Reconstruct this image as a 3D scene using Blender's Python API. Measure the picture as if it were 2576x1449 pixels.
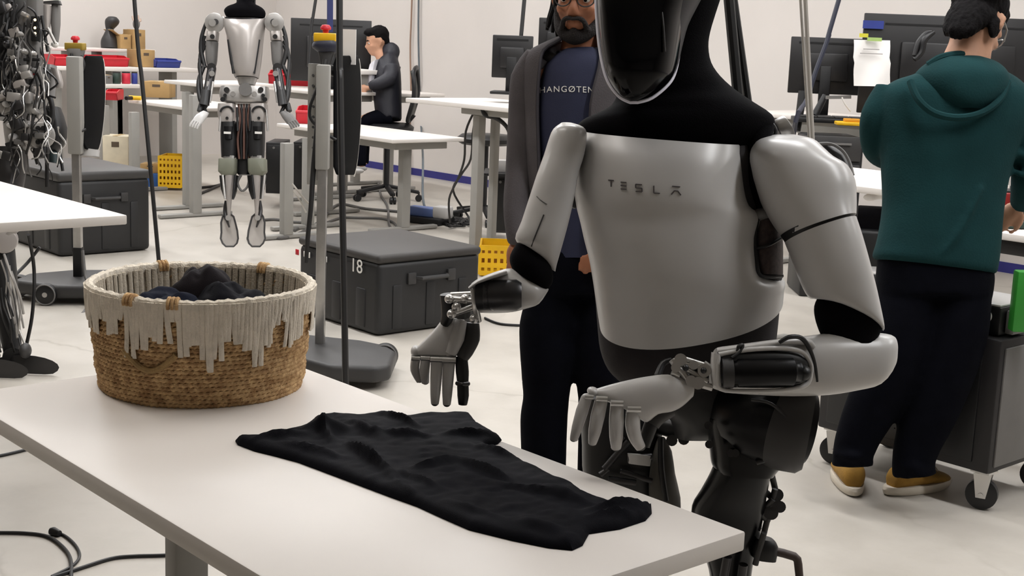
import bpy, bmesh, math, random
from mathutils import Vector, Matrix, noise
from mathutils.bvhtree import BVHTree
from mathutils.geometry import delaunay_2d_cdt
random.seed(7)
PI = math.pi
SC = bpy.context.scene
for _o in list(bpy.data.objects): bpy.data.objects.remove(_o)

# ---------------------------------------------------------------- camera
FPX, PITCH, ROLL, YAW, CAMH = 3431.4, math.radians(10.434), math.radians(2.269), math.radians(48.14), 1.52
_cp, _sp, _cr, _sr, _cy, _sy = (math.cos(PITCH), math.sin(PITCH), math.cos(ROLL), math.sin(ROLL), math.cos(YAW), math.sin(YAW))
_f = Vector((0, _cp, -_sp)); _r0 = Vector((1, 0, 0)); _d0 = Vector((0, -_sp, -_cp))
_r = _r0*_cr - _d0*_sr; _d = _r0*_sr + _d0*_cr
def _rz(v): return Vector((_cy*v.x-_sy*v.y, _sy*v.x+_cy*v.y, v.z))
FW, RT, DN = _rz(_f), _rz(_r), _rz(_d)
CAM = Vector((0, 0, CAMH))
cd = bpy.data.cameras.new('camera'); cam = bpy.data.objects.new('camera', cd)
SC.collection.objects.link(cam); SC.camera = cam
cd.sensor_width = 36; cd.lens = FPX/2576*36; cd.clip_start = .05; cd.clip_end = 100
m3 = Matrix((RT, -DN, -FW)).transposed()
cam.matrix_world = Matrix.Translation(CAM) @ m3.to_4x4()

# ---------------------------------------------------------------- world, lamps, exposure
W = bpy.data.worlds.new('world'); SC.world = W; W.use_nodes = True
W.node_tree.nodes['Background'].inputs[0].default_value = (1, .98, .96, 1)
W.node_tree.nodes['Background'].inputs[1].default_value = .25
SC.view_settings.view_transform = 'Standard'; SC.view_settings.look = 'None'
SC.view_settings.exposure = 0.15; SC.view_settings.gamma = 1
SC.view_settings.use_curve_mapping = False
LAMPS = [(x, y, e*(.95 if x > -1 else 1)) for y, e in ((3.7, 47), (6.7, 45)) for x in (-12.8, -9.6, -6.4, -3.2, -.2)] + [(-3.4, .9, 13), (-8, .9, 24)]  # last two: weaker fill lamps added on the near side, outside the rows
CEIL = 3.9
for x, y, e in LAMPS:
    ld = bpy.data.lights.new('ceiling_or_fill_light', 'AREA'); ld.shape = 'RECTANGLE'; ld.size = 2.4; ld.size_y = .35
    ld.energy = e; ld.color = (.87, .925, 1)
    lo = bpy.data.objects.new('ceiling_or_fill_light', ld); lo.location = (x, y, CEIL-.12); SC.collection.objects.link(lo)

# ---------------------------------------------------------------- helpers
def at(px, py, D): return CAM + (FW + RT*((px-1288)/FPX) + DN*((py-724.5)/FPX))*D
def onz(px, py, z):
    d = FW + RT*((px-1288)/FPX) + DN*((py-724.5)/FPX); return CAM + d*((z-CAMH)/d.z)
def onx(px, py, x):
    d = FW + RT*((px-1288)/FPX) + DN*((py-724.5)/FPX); return CAM + d*(x/d.x)
def dep(p): return (Vector(p)-CAM).dot(FW)
def ony(px, py, y):
    d = FW + RT*((px-1288)/FPX) + DN*((py-724.5)/FPX); return CAM + d*(y/d.y)
def lin(c): return tuple(((v/255)/12.92 if v/255 <= .04045 else ((v/255+.055)/1.055)**2.4) for v in c)

MATS = {}
def mat(name, rgb, rough=.5, metal=0, var=.06, scale=8, bump=0, bscale=60, coat=0, spec=.5, rgb2=None, emit=0):
    if name in MATS: return MATS[name]
    m = bpy.data.materials.new(name); m.use_nodes = True; nt = m.node_tree; N = nt.nodes; L = nt.links
    b = N['Principled BSDF']; c = lin(rgb)
    tc = N.new('ShaderNodeTexCoord')
    nz = N.new('ShaderNodeTexNoise'); nz.inputs['Scale'].default_value = scale; nz.inputs['Detail'].default_value = 4
    L.new(tc.outputs['Object'], nz.inputs['Vector'])
    rp = N.new('ShaderNodeValToRGB')
    c2 = lin(rgb2) if rgb2 else tuple(v*(1-var*2) for v in c)
    rp.color_ramp.elements[0].position = .35; rp.color_ramp.elements[1].position = .65
    rp.color_ramp.elements[0].color = (*c2, 1); rp.color_ramp.elements[1].color = (*(min(1, v*(1+var*.5)) for v in c), 1)
    L.new(nz.outputs['Fac'], rp.inputs['Fac']); L.new(rp.outputs['Color'], b.inputs['Base Color'])
    b.inputs['Roughness'].default_value = rough; b.inputs['Metallic'].default_value = metal
    b.inputs['Specular IOR Level'].default_value = spec; b.inputs['Coat Weight'].default_value = coat
    if emit:
        L.new(rp.outputs['Color'], b.inputs['Emission Color']); b.inputs['Emission Strength'].default_value = emit
    if bump:
        n2 = N.new('ShaderNodeTexNoise'); n2.inputs['Scale'].default_value = bscale; n2.inputs['Detail'].default_value = 3
        L.new(tc.outputs['Object'], n2.inputs['Vector'])
        bp = N.new('ShaderNodeBump'); bp.inputs['Strength'].default_value = bump; bp.inputs['Distance'].default_value = .01
        L.new(n2.outputs['Fac'], bp.inputs['Height']); L.new(bp.outputs['Normal'], b.inputs['Normal'])
    MATS[name] = m; return m

WL = {}
def frame(d):
    d = d.normalized(); u = Vector((0, 0, 1)) if abs(d.z) < .9 else Vector((1, 0, 0))
    a = d.cross(u).normalized(); return a, d.cross(a).normalized()
class MB:
    def __init__(s): s.v = []; s.f = []
    def add(s, vs, fs):
        k = len(s.v); s.v += [Vector(p) for p in vs]; s.f += [tuple(i+k for i in q) for q in fs]; return s
    def box(s, c, size, rz=0, M=None):
        x, y, z = (q/2 for q in size); R = M if M else Matrix.Rotation(rz, 3, 'Z'); c = Vector(c)
        vs = [c+R@Vector((a*x, b*y, d*z)) for d in(-1, 1) for a, b in((-1, -1), (1, -1), (1, 1), (-1, 1))]
        return s.add(vs, [(3, 2, 1, 0), (4, 5, 6, 7), (0, 1, 5, 4), (1, 2, 6, 5), (2, 3, 7, 6), (3, 0, 4, 7)])
    def box2(s, a, b):
        a = Vector(a); b = Vector(b); return s.box((a+b)/2, [abs(q) for q in b-a])
    def bar(s, p, q, w, h, up=None):
        p = Vector(p); q = Vector(q); d = q-p; n = d.normalized()
        u = Vector(up) if up else (Vector((0, 0, 1)) if abs(n.z) < .95 else Vector((1, 0, 0)))
        a = n.cross(u).normalized(); b = a.cross(n)
        return s.box((p+q)/2, (w, d.length, h), M=Matrix((a, n, b)).transposed())
    def tube(s, pts, r, n=8, caps=True, smooth=0):
        pts = [Vector(p) for p in pts]
        rs = list(r) if isinstance(r, (list, tuple)) else [r]*len(pts)
        if smooth:
            P = []; R2 = []
            for i in range(len(pts)-1):
                p0 = pts[max(i-1, 0)]; p1 = pts[i]; p2 = pts[i+1]; p3 = pts[min(i+2, len(pts)-1)]
                for k in range(smooth):
                    t = k/smooth
                    P.append(.5*((2*p1)+(p2-p0)*t+(2*p0-5*p1+4*p2-p3)*t*t+(3*p1-p0-3*p2+p3)*t**3)); R2.append(rs[i]*(1-t)+rs[i+1]*t)
            P.append(pts[-1]); R2.append(rs[-1]); pts, rs = P, R2
        k = len(pts); a, b = frame(pts[1]-pts[0]); vs = []; prev = None
        for i, p in enumerate(pts):
            d = (pts[min(i+1, k-1)]-pts[max(i-1, 0)]).normalized()
            if prev is not None:
                ax = prev.cross(d)
                if ax.length > 1e-6:
                    R = Matrix.Rotation(prev.angle(d), 3, ax); a = R@a; b = R@b
            prev = d
            vs += [p+(a*math.cos(2*PI*j/n)+b*math.sin(2*PI*j/n))*rs[i] for j in range(n)]
        fs = [(i*n+j, i*n+(j+1) % n, (i+1)*n+(j+1) % n, (i+1)*n+j) for i in range(k-1) for j in range(n)]
        if caps: fs += [tuple(range(n))[::-1], tuple(range((k-1)*n, k*n))]
        return s.add(vs, fs)
    def cyl(s, p, q, r, n=20, r2=None): return s.tube([p, q], [r, r if r2 is None else r2], n)
    def ell(s, c, rad, M=None, nu=16, nv=10):
        c = Vector(c); M = M or Matrix.Identity(3); vs = [c+M@Vector((0, 0, rad[2]))]
        for i in range(1, nv):
            t = PI*i/nv
            vs += [c+M@Vector((rad[0]*math.sin(t)*math.cos(2*PI*j/nu), rad[1]*math.sin(t)*math.sin(2*PI*j/nu), rad[2]*math.cos(t))) for j in range(nu)]
        vs.append(c-M@Vector((0, 0, rad[2]))); fs = [(0, 1+j, 1+(j+1) % nu) for j in range(nu)]
        fs += [(1+i*nu+j, 1+(i+1)*nu+j, 1+(i+1)*nu+(j+1) % nu, 1+i*nu+(j+1) % nu) for i in range(nv-2) for j in range(nu)]
        e = len(vs)-1; o = 1+(nv-2)*nu; fs += [(e, o+(j+1) % nu, o+j) for j in range(nu)]
        return s.add(vs, fs)
    def loft(s, rings, caps=True, closed=True):
        n = len(rings[0]); k = len(rings); vs = [p for r in rings for p in r]
        m = n if closed else n-1
        fs = [(i*n+j, i*n+(j+1) % n, (i+1)*n+(j+1) % n, (i+1)*n+j) for i in range(k-1) for j in range(m)]
        if caps and closed: fs += [tuple(range(n))[::-1], tuple(range((k-1)*n, k*n))]
        return s.add(vs, fs)
    def lathe(s, prof, c, n=32, M=None, sx=1, sy=1, caps=True):
        c = Vector(c); M = M or Matrix.Identity(3)
        return s.loft([[c+M@Vector((r*sx*math.cos(2*PI*j/n), r*sy*math.sin(2*PI*j/n), z)) for j in range(n)] for r, z in prof], caps)
    def prism(s, poly, vec):
        poly = [Vector(p) for p in poly]; vec = Vector(vec); n = len(poly)
        return s.add(poly+[p+vec for p in poly], [tuple(range(n))[::-1], tuple(range(n, 2*n))]+[(i, (i+1) % n, n+(i+1) % n, n+i) for i in range(n)])
    # rings given by their left and right outline points as seen in the photograph and a depth
    def eloft(s, secs, n=24, p=2.0, sub=1, caps=True):
        S = []
        for q in secs:
            lx, ly, rx, ry, D, rd = q[:6]; S.append((at(lx, ly, D), at(rx, ry, q[6] if len(q) > 6 and q[6] else D), rd, (q[7] if len(q) > 7 else 0.)*D/FPX))
        if sub > 1: S = crsub(S, sub)
        rings = []
        for l, r, rd, sg in S:
            c = (l+r)/2; a = (r-l)/2; ring = []
            for j in range(n):
                t = 2*PI*j/n; ct, st = math.cos(t), math.sin(t)
                ring.append(c+a*(math.copysign(abs(ct)**(2/p), ct))+FW*(rd*math.copysign(abs(st)**(2/p), st))-DN*(sg*st))
            rings.append(ring)
        return s.loft(rings, caps)
    # open shell: the camera side of such rings, from angle t0 to t1 (0 right edge, pi left edge)
    def shell(s, secs, n=24, p=2.0, sub=1, t0=0, t1=PI):
        S = []
        for q in secs:
            lx, ly, rx, ry, D, rd = q[:6]
            S.append((at(lx, ly, D), at(rx, ry, q[6] if len(q) > 6 and q[6] else D), rd, q[7] if len(q) > 7 else 0., D))
        if sub > 1: S = crsub(S, sub)
        rings = []
        for l, r, rd, sag, D in S:
            c = (l+r)/2; a = (r-l)/2; ring = []
            for j in range(n+1):
                t = t0+(t1-t0)*j/n; ct, st = math.cos(t), math.sin(t)
                st2 = math.copysign(abs(st)**(2/p), st)
                ring.append(c+a*math.copysign(abs(ct)**(2/p), ct)-FW*(rd*st2)+DN*(sag*D/FPX*st2))
            rings.append(ring)
        s.rings = rings
        return s.loft(rings, False, False)
    def build(s, name, m, parent=None, smooth=True, bevel=0, sub=0, solid=0, weld=0, remesh=0, sm=0, seg=2, off=-1):
        me = bpy.data.meshes.new(name); w = WL.get(parent.name, Vector()) if parent else Vector()
        me.from_pydata([p-w for p in s.v], [], s.f); me.validate()
        bm = bmesh.new(); bm.from_mesh(me)
        if weld: bmesh.ops.remove_doubles(bm, verts=bm.verts, dist=weld)
        bmesh.ops.recalc_face_normals(bm, faces=bm.faces); bm.to_mesh(me); bm.free()
        o = bpy.data.objects.new(name, me); SC.collection.objects.link(o)
        if solid: q = o.modifiers.new('solid', 'SOLIDIFY'); q.thickness = solid; q.offset = off
        if bevel: q = o.modifiers.new('bevel', 'BEVEL'); q.width = bevel; q.segments = seg; q.limit_method = 'ANGLE'; q.angle_limit = .6
        if remesh: q = o.modifiers.new('remesh', 'REMESH'); q.mode = 'VOXEL'; q.voxel_size = remesh
        if sm: q = o.modifiers.new('smooth', 'SMOOTH'); q.factor = .5; q.iterations = sm
        if sub: q = o.modifiers.new('sub', 'SUBSURF'); q.levels = sub; q.render_levels = sub
        if o.modifiers:
            dg = bpy.context.evaluated_depsgraph_get(); me2 = bpy.data.meshes.new_from_object(o.evaluated_get(dg))
            o.modifiers.clear(); o.data = me2; bpy.data.meshes.remove(me); me = me2; me.name = name
        if m:
            me.materials.clear(); me.materials.append(m)
        if smooth:
            me.polygons.foreach_set('use_smooth', [True]*len(me.polygons))
            if not (remesh or sub):
                try: me.set_sharp_from_angle(angle=math.radians(42))
                except Exception: pass
        if parent: o.parent = parent
        WL[o.name] = w
        return o
def crsub(S, k):
    out = []; n = len(S); num = [isinstance(q, (int, float)) for q in S[0]]
    for i in range(n-1):
        a, b, c, d = S[max(i-1, 0)], S[i], S[i+1], S[min(i+2, n-1)]
        for j in range(k):
            t = j/k
            out.append(tuple(.5*((2*b[q])+(c[q]-a[q])*t+(2*a[q]-5*b[q]+4*c[q]-d[q])*t*t+(3*b[q]-a[q]-3*c[q]+d[q])*t**3) for q in range(len(b))))
    out.append(S[-1]); return out
def rough(o, amp, sc, seed=0, stretch=(1, 1, 1)):
    me = o.data; ns = [Vector(v.normal) for v in me.vertices]
    for v, n in zip(me.vertices, ns):
        p = v.co*sc; v.co += n*(amp*noise.fractal(Vector((p.x*stretch[0]+seed, p.y*stretch[1], p.z*stretch[2])), 1, 2, 3))
    me.update(); return o
def surf(o):
    w = WL[o.name]; return BVHTree.FromPolygons([v.co+w for v in o.data.vertices], [tuple(p.vertices) for p in o.data.polygons])
def onsurf(t, px, py, lift=.001):
    d = (at(px, py, 1)-CAM).normalized(); h = t.ray_cast(CAM, d)[0]; return h-d*lift
def tag(o, label, cat, group=None, kind=None):
    if label: o['label'] = label
    if cat: o['category'] = cat
    if group: o['group'] = group
    if kind: o['kind'] = kind
    return o
def thing(name, label, cat, loc, group=None):
    o = bpy.data.objects.new(name, None); SC.collection.objects.link(o); o.location = Vector(loc); o.empty_display_size = .05
    WL[o.name] = Vector(loc); return tag(o, label, cat, group)
def dup(root, loc, rz=0, label=None, sc=None):
    def cp(o, par):
        c = o.copy(); SC.collection.objects.link(c); c.parent = par
        for ch in list(o.children): cp(ch, c)
        return c
    c = cp(root, None); c.location = loc; c.rotation_euler = (0, 0, rz)
    if sc: c.scale = sc
    if label: c['label'] = label
    return c
def struct(o): o['kind'] = 'structure'; return o
def T(pts): return [at(*p) for p in pts]
def ptube(mb, pts, smooth=0, n=10):      # (px, py, depth, radius in photo px)
    return mb.tube([at(*p[:3]) for p in pts], [p[3]*p[2]/FPX for p in pts], n, True, smooth)
VM = Matrix((RT, -DN, -FW)).transposed()  # columns: image right, image up, towards camera
def pell(mb, px, py, D, rx, ry, rd, rot=0, nu=16, nv=10):
    return mb.ell(at(px, py, D), (rx*D/FPX, ry*D/FPX, rd), VM@Matrix.Rotation(rot, 3, 'Z'), nu, nv)
def pprism(mb, pts, D, th): return mb.prism([at(x, y, D) for x, y in pts], FW*th)
def obb(mb, p, q, w, h): return mb.bar(p, q, w, h)
def text(body, m, parent, name, origin, ux, uy, size, target=None, space=1.0, thick=.0006, lift=.001, wide=1.0):
    cu = bpy.data.curves.new('t', 'FONT'); cu.body = body; cu.size = size; cu.align_x = 'CENTER'; cu.align_y = 'CENTER'; cu.space_character = space
    cu.extrude = thick
    o = bpy.data.objects.new('t', cu); SC.collection.objects.link(o)
    dg = bpy.context.evaluated_depsgraph_get(); me = bpy.data.meshes.new_from_object(o.evaluated_get(dg)); bpy.data.objects.remove(o)
    ux = Vector(ux).normalized(); uy = Vector(uy).normalized(); nz = ux.cross(uy).normalized(); mb = MB()
    tree = None
    if target is not None:
        w = WL[target.name]; tree = BVHTree.FromPolygons([v.co+w for v in target.data.vertices], [tuple(p.vertices) for p in target.data.polygons])
    vs = []
    for v in me.vertices:
        p = Vector(origin)+ux*(v.co.x*wide)+uy*v.co.y; h = v.co.z+thick+lift
        if tree:
            hit = tree.ray_cast(p+nz*.25, -nz)
            if hit[0] is not None: p = hit[0]
        vs.append(p+nz*h)
    mb.add(vs, [tuple(p.vertices) for p in me.polygons])
    return mb.build(name, m, parent, smooth=False)
# ---------------------------------------------------------------- materials
M_white = mat('white_shell', (198, 196, 194), .3, 0, .02)
M_table = mat('table_laminate', (224, 218, 212), .42, 0, .015, 3)
M_tedge = mat('table_edge_band', (205, 199, 192), .45, 0, .02)
M_leg = mat('grey_powder_coat', (150, 148, 143), .45, 0, .02)
M_black = mat('black_plastic', (16, 16, 18), .45, 0, .08)
M_blackg = mat('black_gloss', (3, 3, 5), .12, 0, .02, spec=.18)
M_fab = mat('black_fabric', (9, 8, 11), .9, 0, .1, 30, .2, 400, spec=.08)
M_fabg = mat('dark_grey_fabric', (50, 47, 48), .8, 0, .06, 30, .1, 300, spec=.2)
M_dk = mat('dark_grey_plastic', (52, 51, 51), .5, 0, .06)
M_mid = mat('mid_grey_plastic', (110, 108, 106), .5, 0, .05)
M_alu = mat('brushed_aluminium', (178, 176, 173), .32, .85, .05, 20)
M_chrome = mat('bright_steel', (208, 206, 203), .3, .75, .03)
M_gun = mat('gunmetal', (70, 69, 70), .35, .7, .08, 14)
M_motor = mat('motor_black_metal', (24, 24, 26), .3, .6, .06)
M_red = mat('red_plastic', (196, 22, 40), .42, 0, .06)
M_yel = mat('yellow_plastic', (226, 176, 14), .45, 0, .06)
M_card = mat('cardboard', (178, 145, 96), .85, 0, .08, 6)
M_blue = mat('blue_plastic', (48, 62, 140), .45, 0, .06)
M_cable = mat('black_cable', (20, 19, 20), .5, 0, .03)
M_cableg = mat('grey_cable', (92, 90, 88), .5, 0, .03)
M_cablew = mat('white_cable', (205, 200, 192), .45, 0, .02)
M_navy = mat('navy_cloth', (9, 10, 17), .9, 0, .1, 20, .15, 200, spec=.06)
M_screen = mat('monitor_back_plastic', (29, 28, 29), .42, 0, .05)
M_paper = mat('white_paper', (236, 233, 230), .8, 0, .01)
M_print = mat('white_print', (235, 233, 228), .6, 0, .01)
M_dprint = mat('dark_print', (70, 62, 64), .6, 0, .02)
M_skin = mat('skin_light', (196, 148, 120), .55, 0, .05, 20, spec=.35)
M_skin2 = mat('skin_brown', (164, 108, 80), .55, 0, .06, 20, spec=.35)
M_hair = mat('black_hair', (12, 9, 10), .75, 0, .1, 40, .25, 180, spec=.12)
M_ledw = mat('lamp_diffuser', (255, 244, 230), .5, 0, 0, emit=9)

# ---------------------------------------------------------------- floor with cracks and stains
def floor_material():
    m = bpy.data.materials.new('polished_concrete'); m.use_nodes = True; nt = m.node_tree; N = nt.nodes; L = nt.links; b = N['Principled BSDF']
    tc = N.new('ShaderNodeTexCoord')
    def nz(sc, det=5, rough=.55):
        n = N.new('ShaderNodeTexNoise'); n.inputs['Scale'].default_value = sc; n.inputs['Detail'].default_value = det; n.inputs['Roughness'].default_value = rough
        L.new(tc.outputs['Object'], n.inputs['Vector']); return n
    n1 = nz(.55, 6); n2 = nz(3.5, 6, .65)
    r1 = N.new('ShaderNodeValToRGB'); e = r1.color_ramp.elements
    e[0].position = .34; e[0].color = (*lin((170, 164, 155)), 1); e[1].position = .62; e[1].color = (*lin((194, 188, 179)), 1)
    L.new(n1.outputs['Fac'], r1.inputs['Fac'])
    r2 = N.new('ShaderNodeValToRGB'); e = r2.color_ramp.elements; e[0].position = .3; e[0].color = (.88, .88, .87, 1); e[1].position = .55; e[1].color = (1, 1, 1, 1)
    L.new(n2.outputs['Fac'], r2.inputs['Fac'])
    mx = N.new('ShaderNodeMixRGB'); mx.blend_type = 'MULTIPLY'; mx.inputs[0].default_value = 1
    L.new(r1.outputs['Color'], mx.inputs[1]); L.new(r2.outputs['Color'], mx.inputs[2])
    dist = nz(2.2, 4); mp = N.new('ShaderNodeMixRGB'); mp.blend_type = 'LINEAR_LIGHT'; mp.inputs[0].default_value = .16
    L.new(tc.outputs['Object'], mp.inputs[1]); L.new(dist.outputs['Color'], mp.inputs[2])
    vo = N.new('ShaderNodeTexVoronoi'); vo.feature = 'DISTANCE_TO_EDGE'; vo.inputs['Scale'].default_value = .42
    L.new(mp.outputs['Color'], vo.inputs['Vector'])
    r3 = N.new('ShaderNodeValToRGB'); e = r3.color_ramp.elements; e[0].position = .0; e[0].color = (.78, .77, .75, 1); e[1].position = .006; e[1].color = (1, 1, 1, 1)
    L.new(vo.outputs['Distance'], r3.inputs['Fac'])
    msk = nz(.8, 2); rm = N.new('ShaderNodeValToRGB'); e = rm.color_ramp.elements; e[0].position = .45; e[0].color = (1, 1, 1, 1); e[1].position = .6; e[1].color = (0, 0, 0, 1)
    L.new(msk.outputs['Fac'], rm.inputs['Fac'])
    mx2 = N.new('ShaderNodeMixRGB'); mx2.blend_type = 'MULTIPLY'; L.new(rm.outputs['Color'], mx2.inputs[0])
    L.new(mx.outputs['Color'], mx2.inputs[1]); L.new(r3.outputs['Color'], mx2.inputs[2])
    L.new(mx2.outputs['Color'], b.inputs['Base Color'])
    rr = N.new('ShaderNodeMapRange'); rr.inputs['To Min'].default_value = .3; rr.inputs['To Max'].default_value = .55
    L.new(n2.outputs['Fac'], rr.inputs['Value']); L.new(rr.outputs['Result'], b.inputs['Roughness'])
    return m
X0, X1, Y0, Y1 = -14.6, 9.0, -9.0, 9.05
M_wall = mat('painted_wall', (212, 206, 201), .75, 0, .02, 1.2, .05, 40)
M_ceil = mat('ceiling_paint', (205, 202, 196), .85, 0, .03, 2)
struct(MB().box2((X0-.2, Y0-.2, -.12), (X1+.2, Y1+.2, 0)).build('floor', floor_material(), smooth=False))
struct(MB().box2((X0-.2, Y0-.2, CEIL), (X1+.2, Y1+.2, CEIL+.15)).build('ceiling', M_ceil, smooth=False))
struct(MB().box2((X0-.2, Y1, 0), (X1+.2, Y1+.2, CEIL)).build('wall_back', M_wall, smooth=False))
struct(MB().box2((X0-.2, Y0-.2, 0), (X0, Y1, CEIL)).build('wall_left', M_wall, smooth=False))
struct(MB().box2((X1, Y0-.2, 0), (X1+.2, Y1, CEIL)).build('wall_right', M_wall, smooth=False))
struct(MB().box2((X0, Y0-.2, 0), (X1, Y0, CEIL)).build('wall_front', M_wall, smooth=False))
M_shin = mat('black_lacquer', (4, 4, 6), .25, 0, .02, spec=.25)
M_matt = mat('matt_black_plastic', (11, 11, 12), .8, 0, .05, spec=.12)
M_strap = mat('navy_strap', (36, 44, 92), .6, 0, .05)
M_tape = mat('blue_tape', (44, 44, 120), .5, 0, .05)
struct(MB().box2((X0+.01, Y1-.006, .0), (X1, Y1, .075)).build('baseboard_back', M_tape, smooth=False))
for i, (x, y, e) in enumerate(LAMPS):
    r = thing('ceiling_or_fill_lamp', 'long linear ceiling lamp out of view overhead', 'ceiling lamp', (x, y, CEIL-.1), 'linear ceiling lamps')
    MB().box((x, y, CEIL-.03), (2.5, .42, .06)).build('lamp_housing', M_white, r, bevel=.01)
    MB().box((x, y, CEIL-.075), (2.4, .35, .03)).build('diffuser', M_ledw, r, bevel=.005)
# ---------------------------------------------------------------- near white table
TZ = .735
def work_table(name, label, x0, x1, y0, y1, z, legs, thick=.027, group=None, footlen=.62, axis='y', col=(.085, .055), feet=True, parts=True):
    """sit-stand desk: laminate top, steel frame, telescopic columns, long feet"""
    r = thing(name, label, 'table', ((x0+x1)/2, (y0+y1)/2, 0), group)
    MB().box2((x0, y0, z-thick), (x1, y1, z)).build('tabletop', M_table, r, bevel=.004)
    f = MB()
    xs = [q[0] for q in legs]; ys = [q[1] for q in legs]
    f.box2((min(xs)-.05, min(ys)-.03, z-thick-.045), (max(xs)+.05, max(ys)+.03, z-thick-.003))
    f.build('under_frame', M_leg, r, bevel=.004)
    for lx, ly in legs:
        l = MB(); a, b = col
        if axis == 'x': a, b = b, a
        l.box2((lx-b/2, ly-a/2, .03), (lx+b/2, ly+a/2, z*.3)); l.box2((lx-b*.47, ly-a*.47, z*.28), (lx+b*.47, ly+a*.47, z-thick-.04))
        lg = l.build('leg', M_leg, r, bevel=.006)
        h = footlen/2
        if axis == 'y': MB().box2((lx-.035, ly-h, .004), (lx+.035, ly+h, .034)).build('foot', M_leg, lg, bevel=.008)
        else: MB().box2((lx-h, ly-.035, .004), (lx+h, ly+.035, .034)).build('foot', M_leg, lg, bevel=.008)
        u = .58*(y1-y0)/2 if axis == 'y' else .5*(x1-x0)/2
        if axis == 'y': MB().box2((lx-.03, ly-u, z-thick-.035), (lx+.03, ly+u, z-thick-.001)).build('support_arm', M_leg, lg, bevel=.005)
    return r
work_table('folding_table', 'white laminate table in the foreground carrying the rope basket and black shirt',
           -2.84, -1.325, .99, 1.725, TZ, [(-2.54, 1.36), (-1.75, 1.36)], thick=.034)
# ---------------------------------------------------------------- rope basket
BC = Vector((-2.655, 1.462, TZ)); BH = .222
basket = thing('rope_basket', 'round brown rope basket with cream fringe around its rim on the white table', 'basket', BC)
def rope_mat():
    m = mat('seagrass_rope', (212, 178, 132), .9, 0, .12, 60, .35, 300, spec=.2, rgb2=(162, 126, 88)); return m
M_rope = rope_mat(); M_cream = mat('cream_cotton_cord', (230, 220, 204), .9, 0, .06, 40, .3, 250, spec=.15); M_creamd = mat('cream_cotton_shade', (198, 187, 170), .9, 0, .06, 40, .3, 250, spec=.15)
def brad(z): return .217+.021*(z/BH)**.8
NC = 24
for i in range(NC):
    z = (i+.5)*BH/NC; R = brad(z); mb = MB(); n = 300; k = 8; rings = []
    for j in range(n):
        a = 2*PI*j/n; ring = []; tw = j*2*PI/2.7+i*1.7
        wob = .0016*math.sin(a*5+i)+.001*math.sin(a*11+2*i)
        for q in range(k):
            t = 2*PI*q/k; rr = .0050*(1+.30*math.cos(2*t-tw))
            ring.append(BC+Vector(((R+wob+rr*math.cos(t))*math.cos(a), (R+wob+rr*math.cos(t))*math.sin(a), z+rr*1.1*math.sin(t))))
        rings.append(ring)
    rings.append(rings[0]); mb.loft(rings, False).build('rope_coil', M_rope, basket, weld=.0001)
MB().lathe([(.001, .004), (.215, .004), (.215, .012), (.001, .012)], BC, 64).build('base_disc', M_rope, basket)
# inner lining
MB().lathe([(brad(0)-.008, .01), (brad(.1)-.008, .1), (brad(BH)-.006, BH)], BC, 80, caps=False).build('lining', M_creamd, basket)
rim = MB(); n = 220; rings = []
for j in range(n):
    a = 2*PI*j/n; r_ = .0105+.0012*math.sin(j*2.1)+.0008*math.sin(j*5.3); R = brad(BH); dz = .0015*math.sin(a*4+1)
    rings.append([BC+Vector(((R+r_*math.cos(t))*math.cos(a), (R+r_*math.cos(t))*math.sin(a), BH+dz+r_*1.15*math.sin(t))) for t in [2*PI*q/8 for q in range(8)]])
rings.append(rings[0]); rim.loft(rings, False).build('wrapped_rim', M_cream, basket, weld=.0001)
rb = random.Random(3)
view_a = math.atan2(-BC.y, -BC.x)      # direction from the basket to the camera
def fringe_len(u):
    # u: position along the front, -1 left edge to 1 right edge (as seen); stepped lengths read from the photo
    tab = [(-1.0, .07), (-.92, .085), (-.84, .055), (-.74, .08), (-.66, .045), (-.6, .125), (-.5, .105), (-.42, .07), (-.34, .085), (-.24, .04), (-.17, .115), (-.08, .09), (0, .118), (.06, .15), (.13, .118), (.22, .085), (.3, .085), (.38, .105), (.46, .135), (.55, .1), (.62, .06), (.68, .05), (.74, .11), (.82, .1), (.9, .05), (1.0, .1)]
    for (a, la), (b, lb) in zip(tab, tab[1:]):
        if a <= u <= b: return la if u-a < (b-a)*.6 else lb
    return rb.uniform(.05, .12)
NF = 170
for j in range(NF):
    a = view_a+2*PI*(j+rb.uniform(-.2, .2))/NF; da = (a-view_a+PI) % (2*PI)-PI
    u = math.sin(da) if abs(da) < PI/2 else None
    ln = fringe_len(u)*rb.uniform(.94, 1.04) if u is not None else rb.uniform(.05, .12)
    if ln < .03: continue
    w = rb.uniform(.0052, .0064); pts = []; lean = rb.uniform(-.03, .03)
    for k in range(7):
        q = k/6; z = BH+.004-ln*q; R = brad(max(z, 0))+.0095+.001*math.sin(k+j)+.001*q
        aa = a+lean*q*q
        pts.append((R, aa, z))
    mb = MB(); rings = []
    for (R, aa, z) in pts:
        c = BC+Vector((R*math.cos(aa), R*math.sin(aa), z)); tg = Vector((-math.sin(aa), math.cos(aa), 0)); rd = Vector((math.cos(aa), math.sin(aa), 0))
        rings.append([c+tg*w*ct+rd*.0028*st for ct, st in ((1, 0), (.5, .8), (-.5, .8), (-1, 0), (-.5, -.8), (.5, -.8))])
    mb.loft(rings).build('fringe_strand', M_cream, basket)
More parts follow.
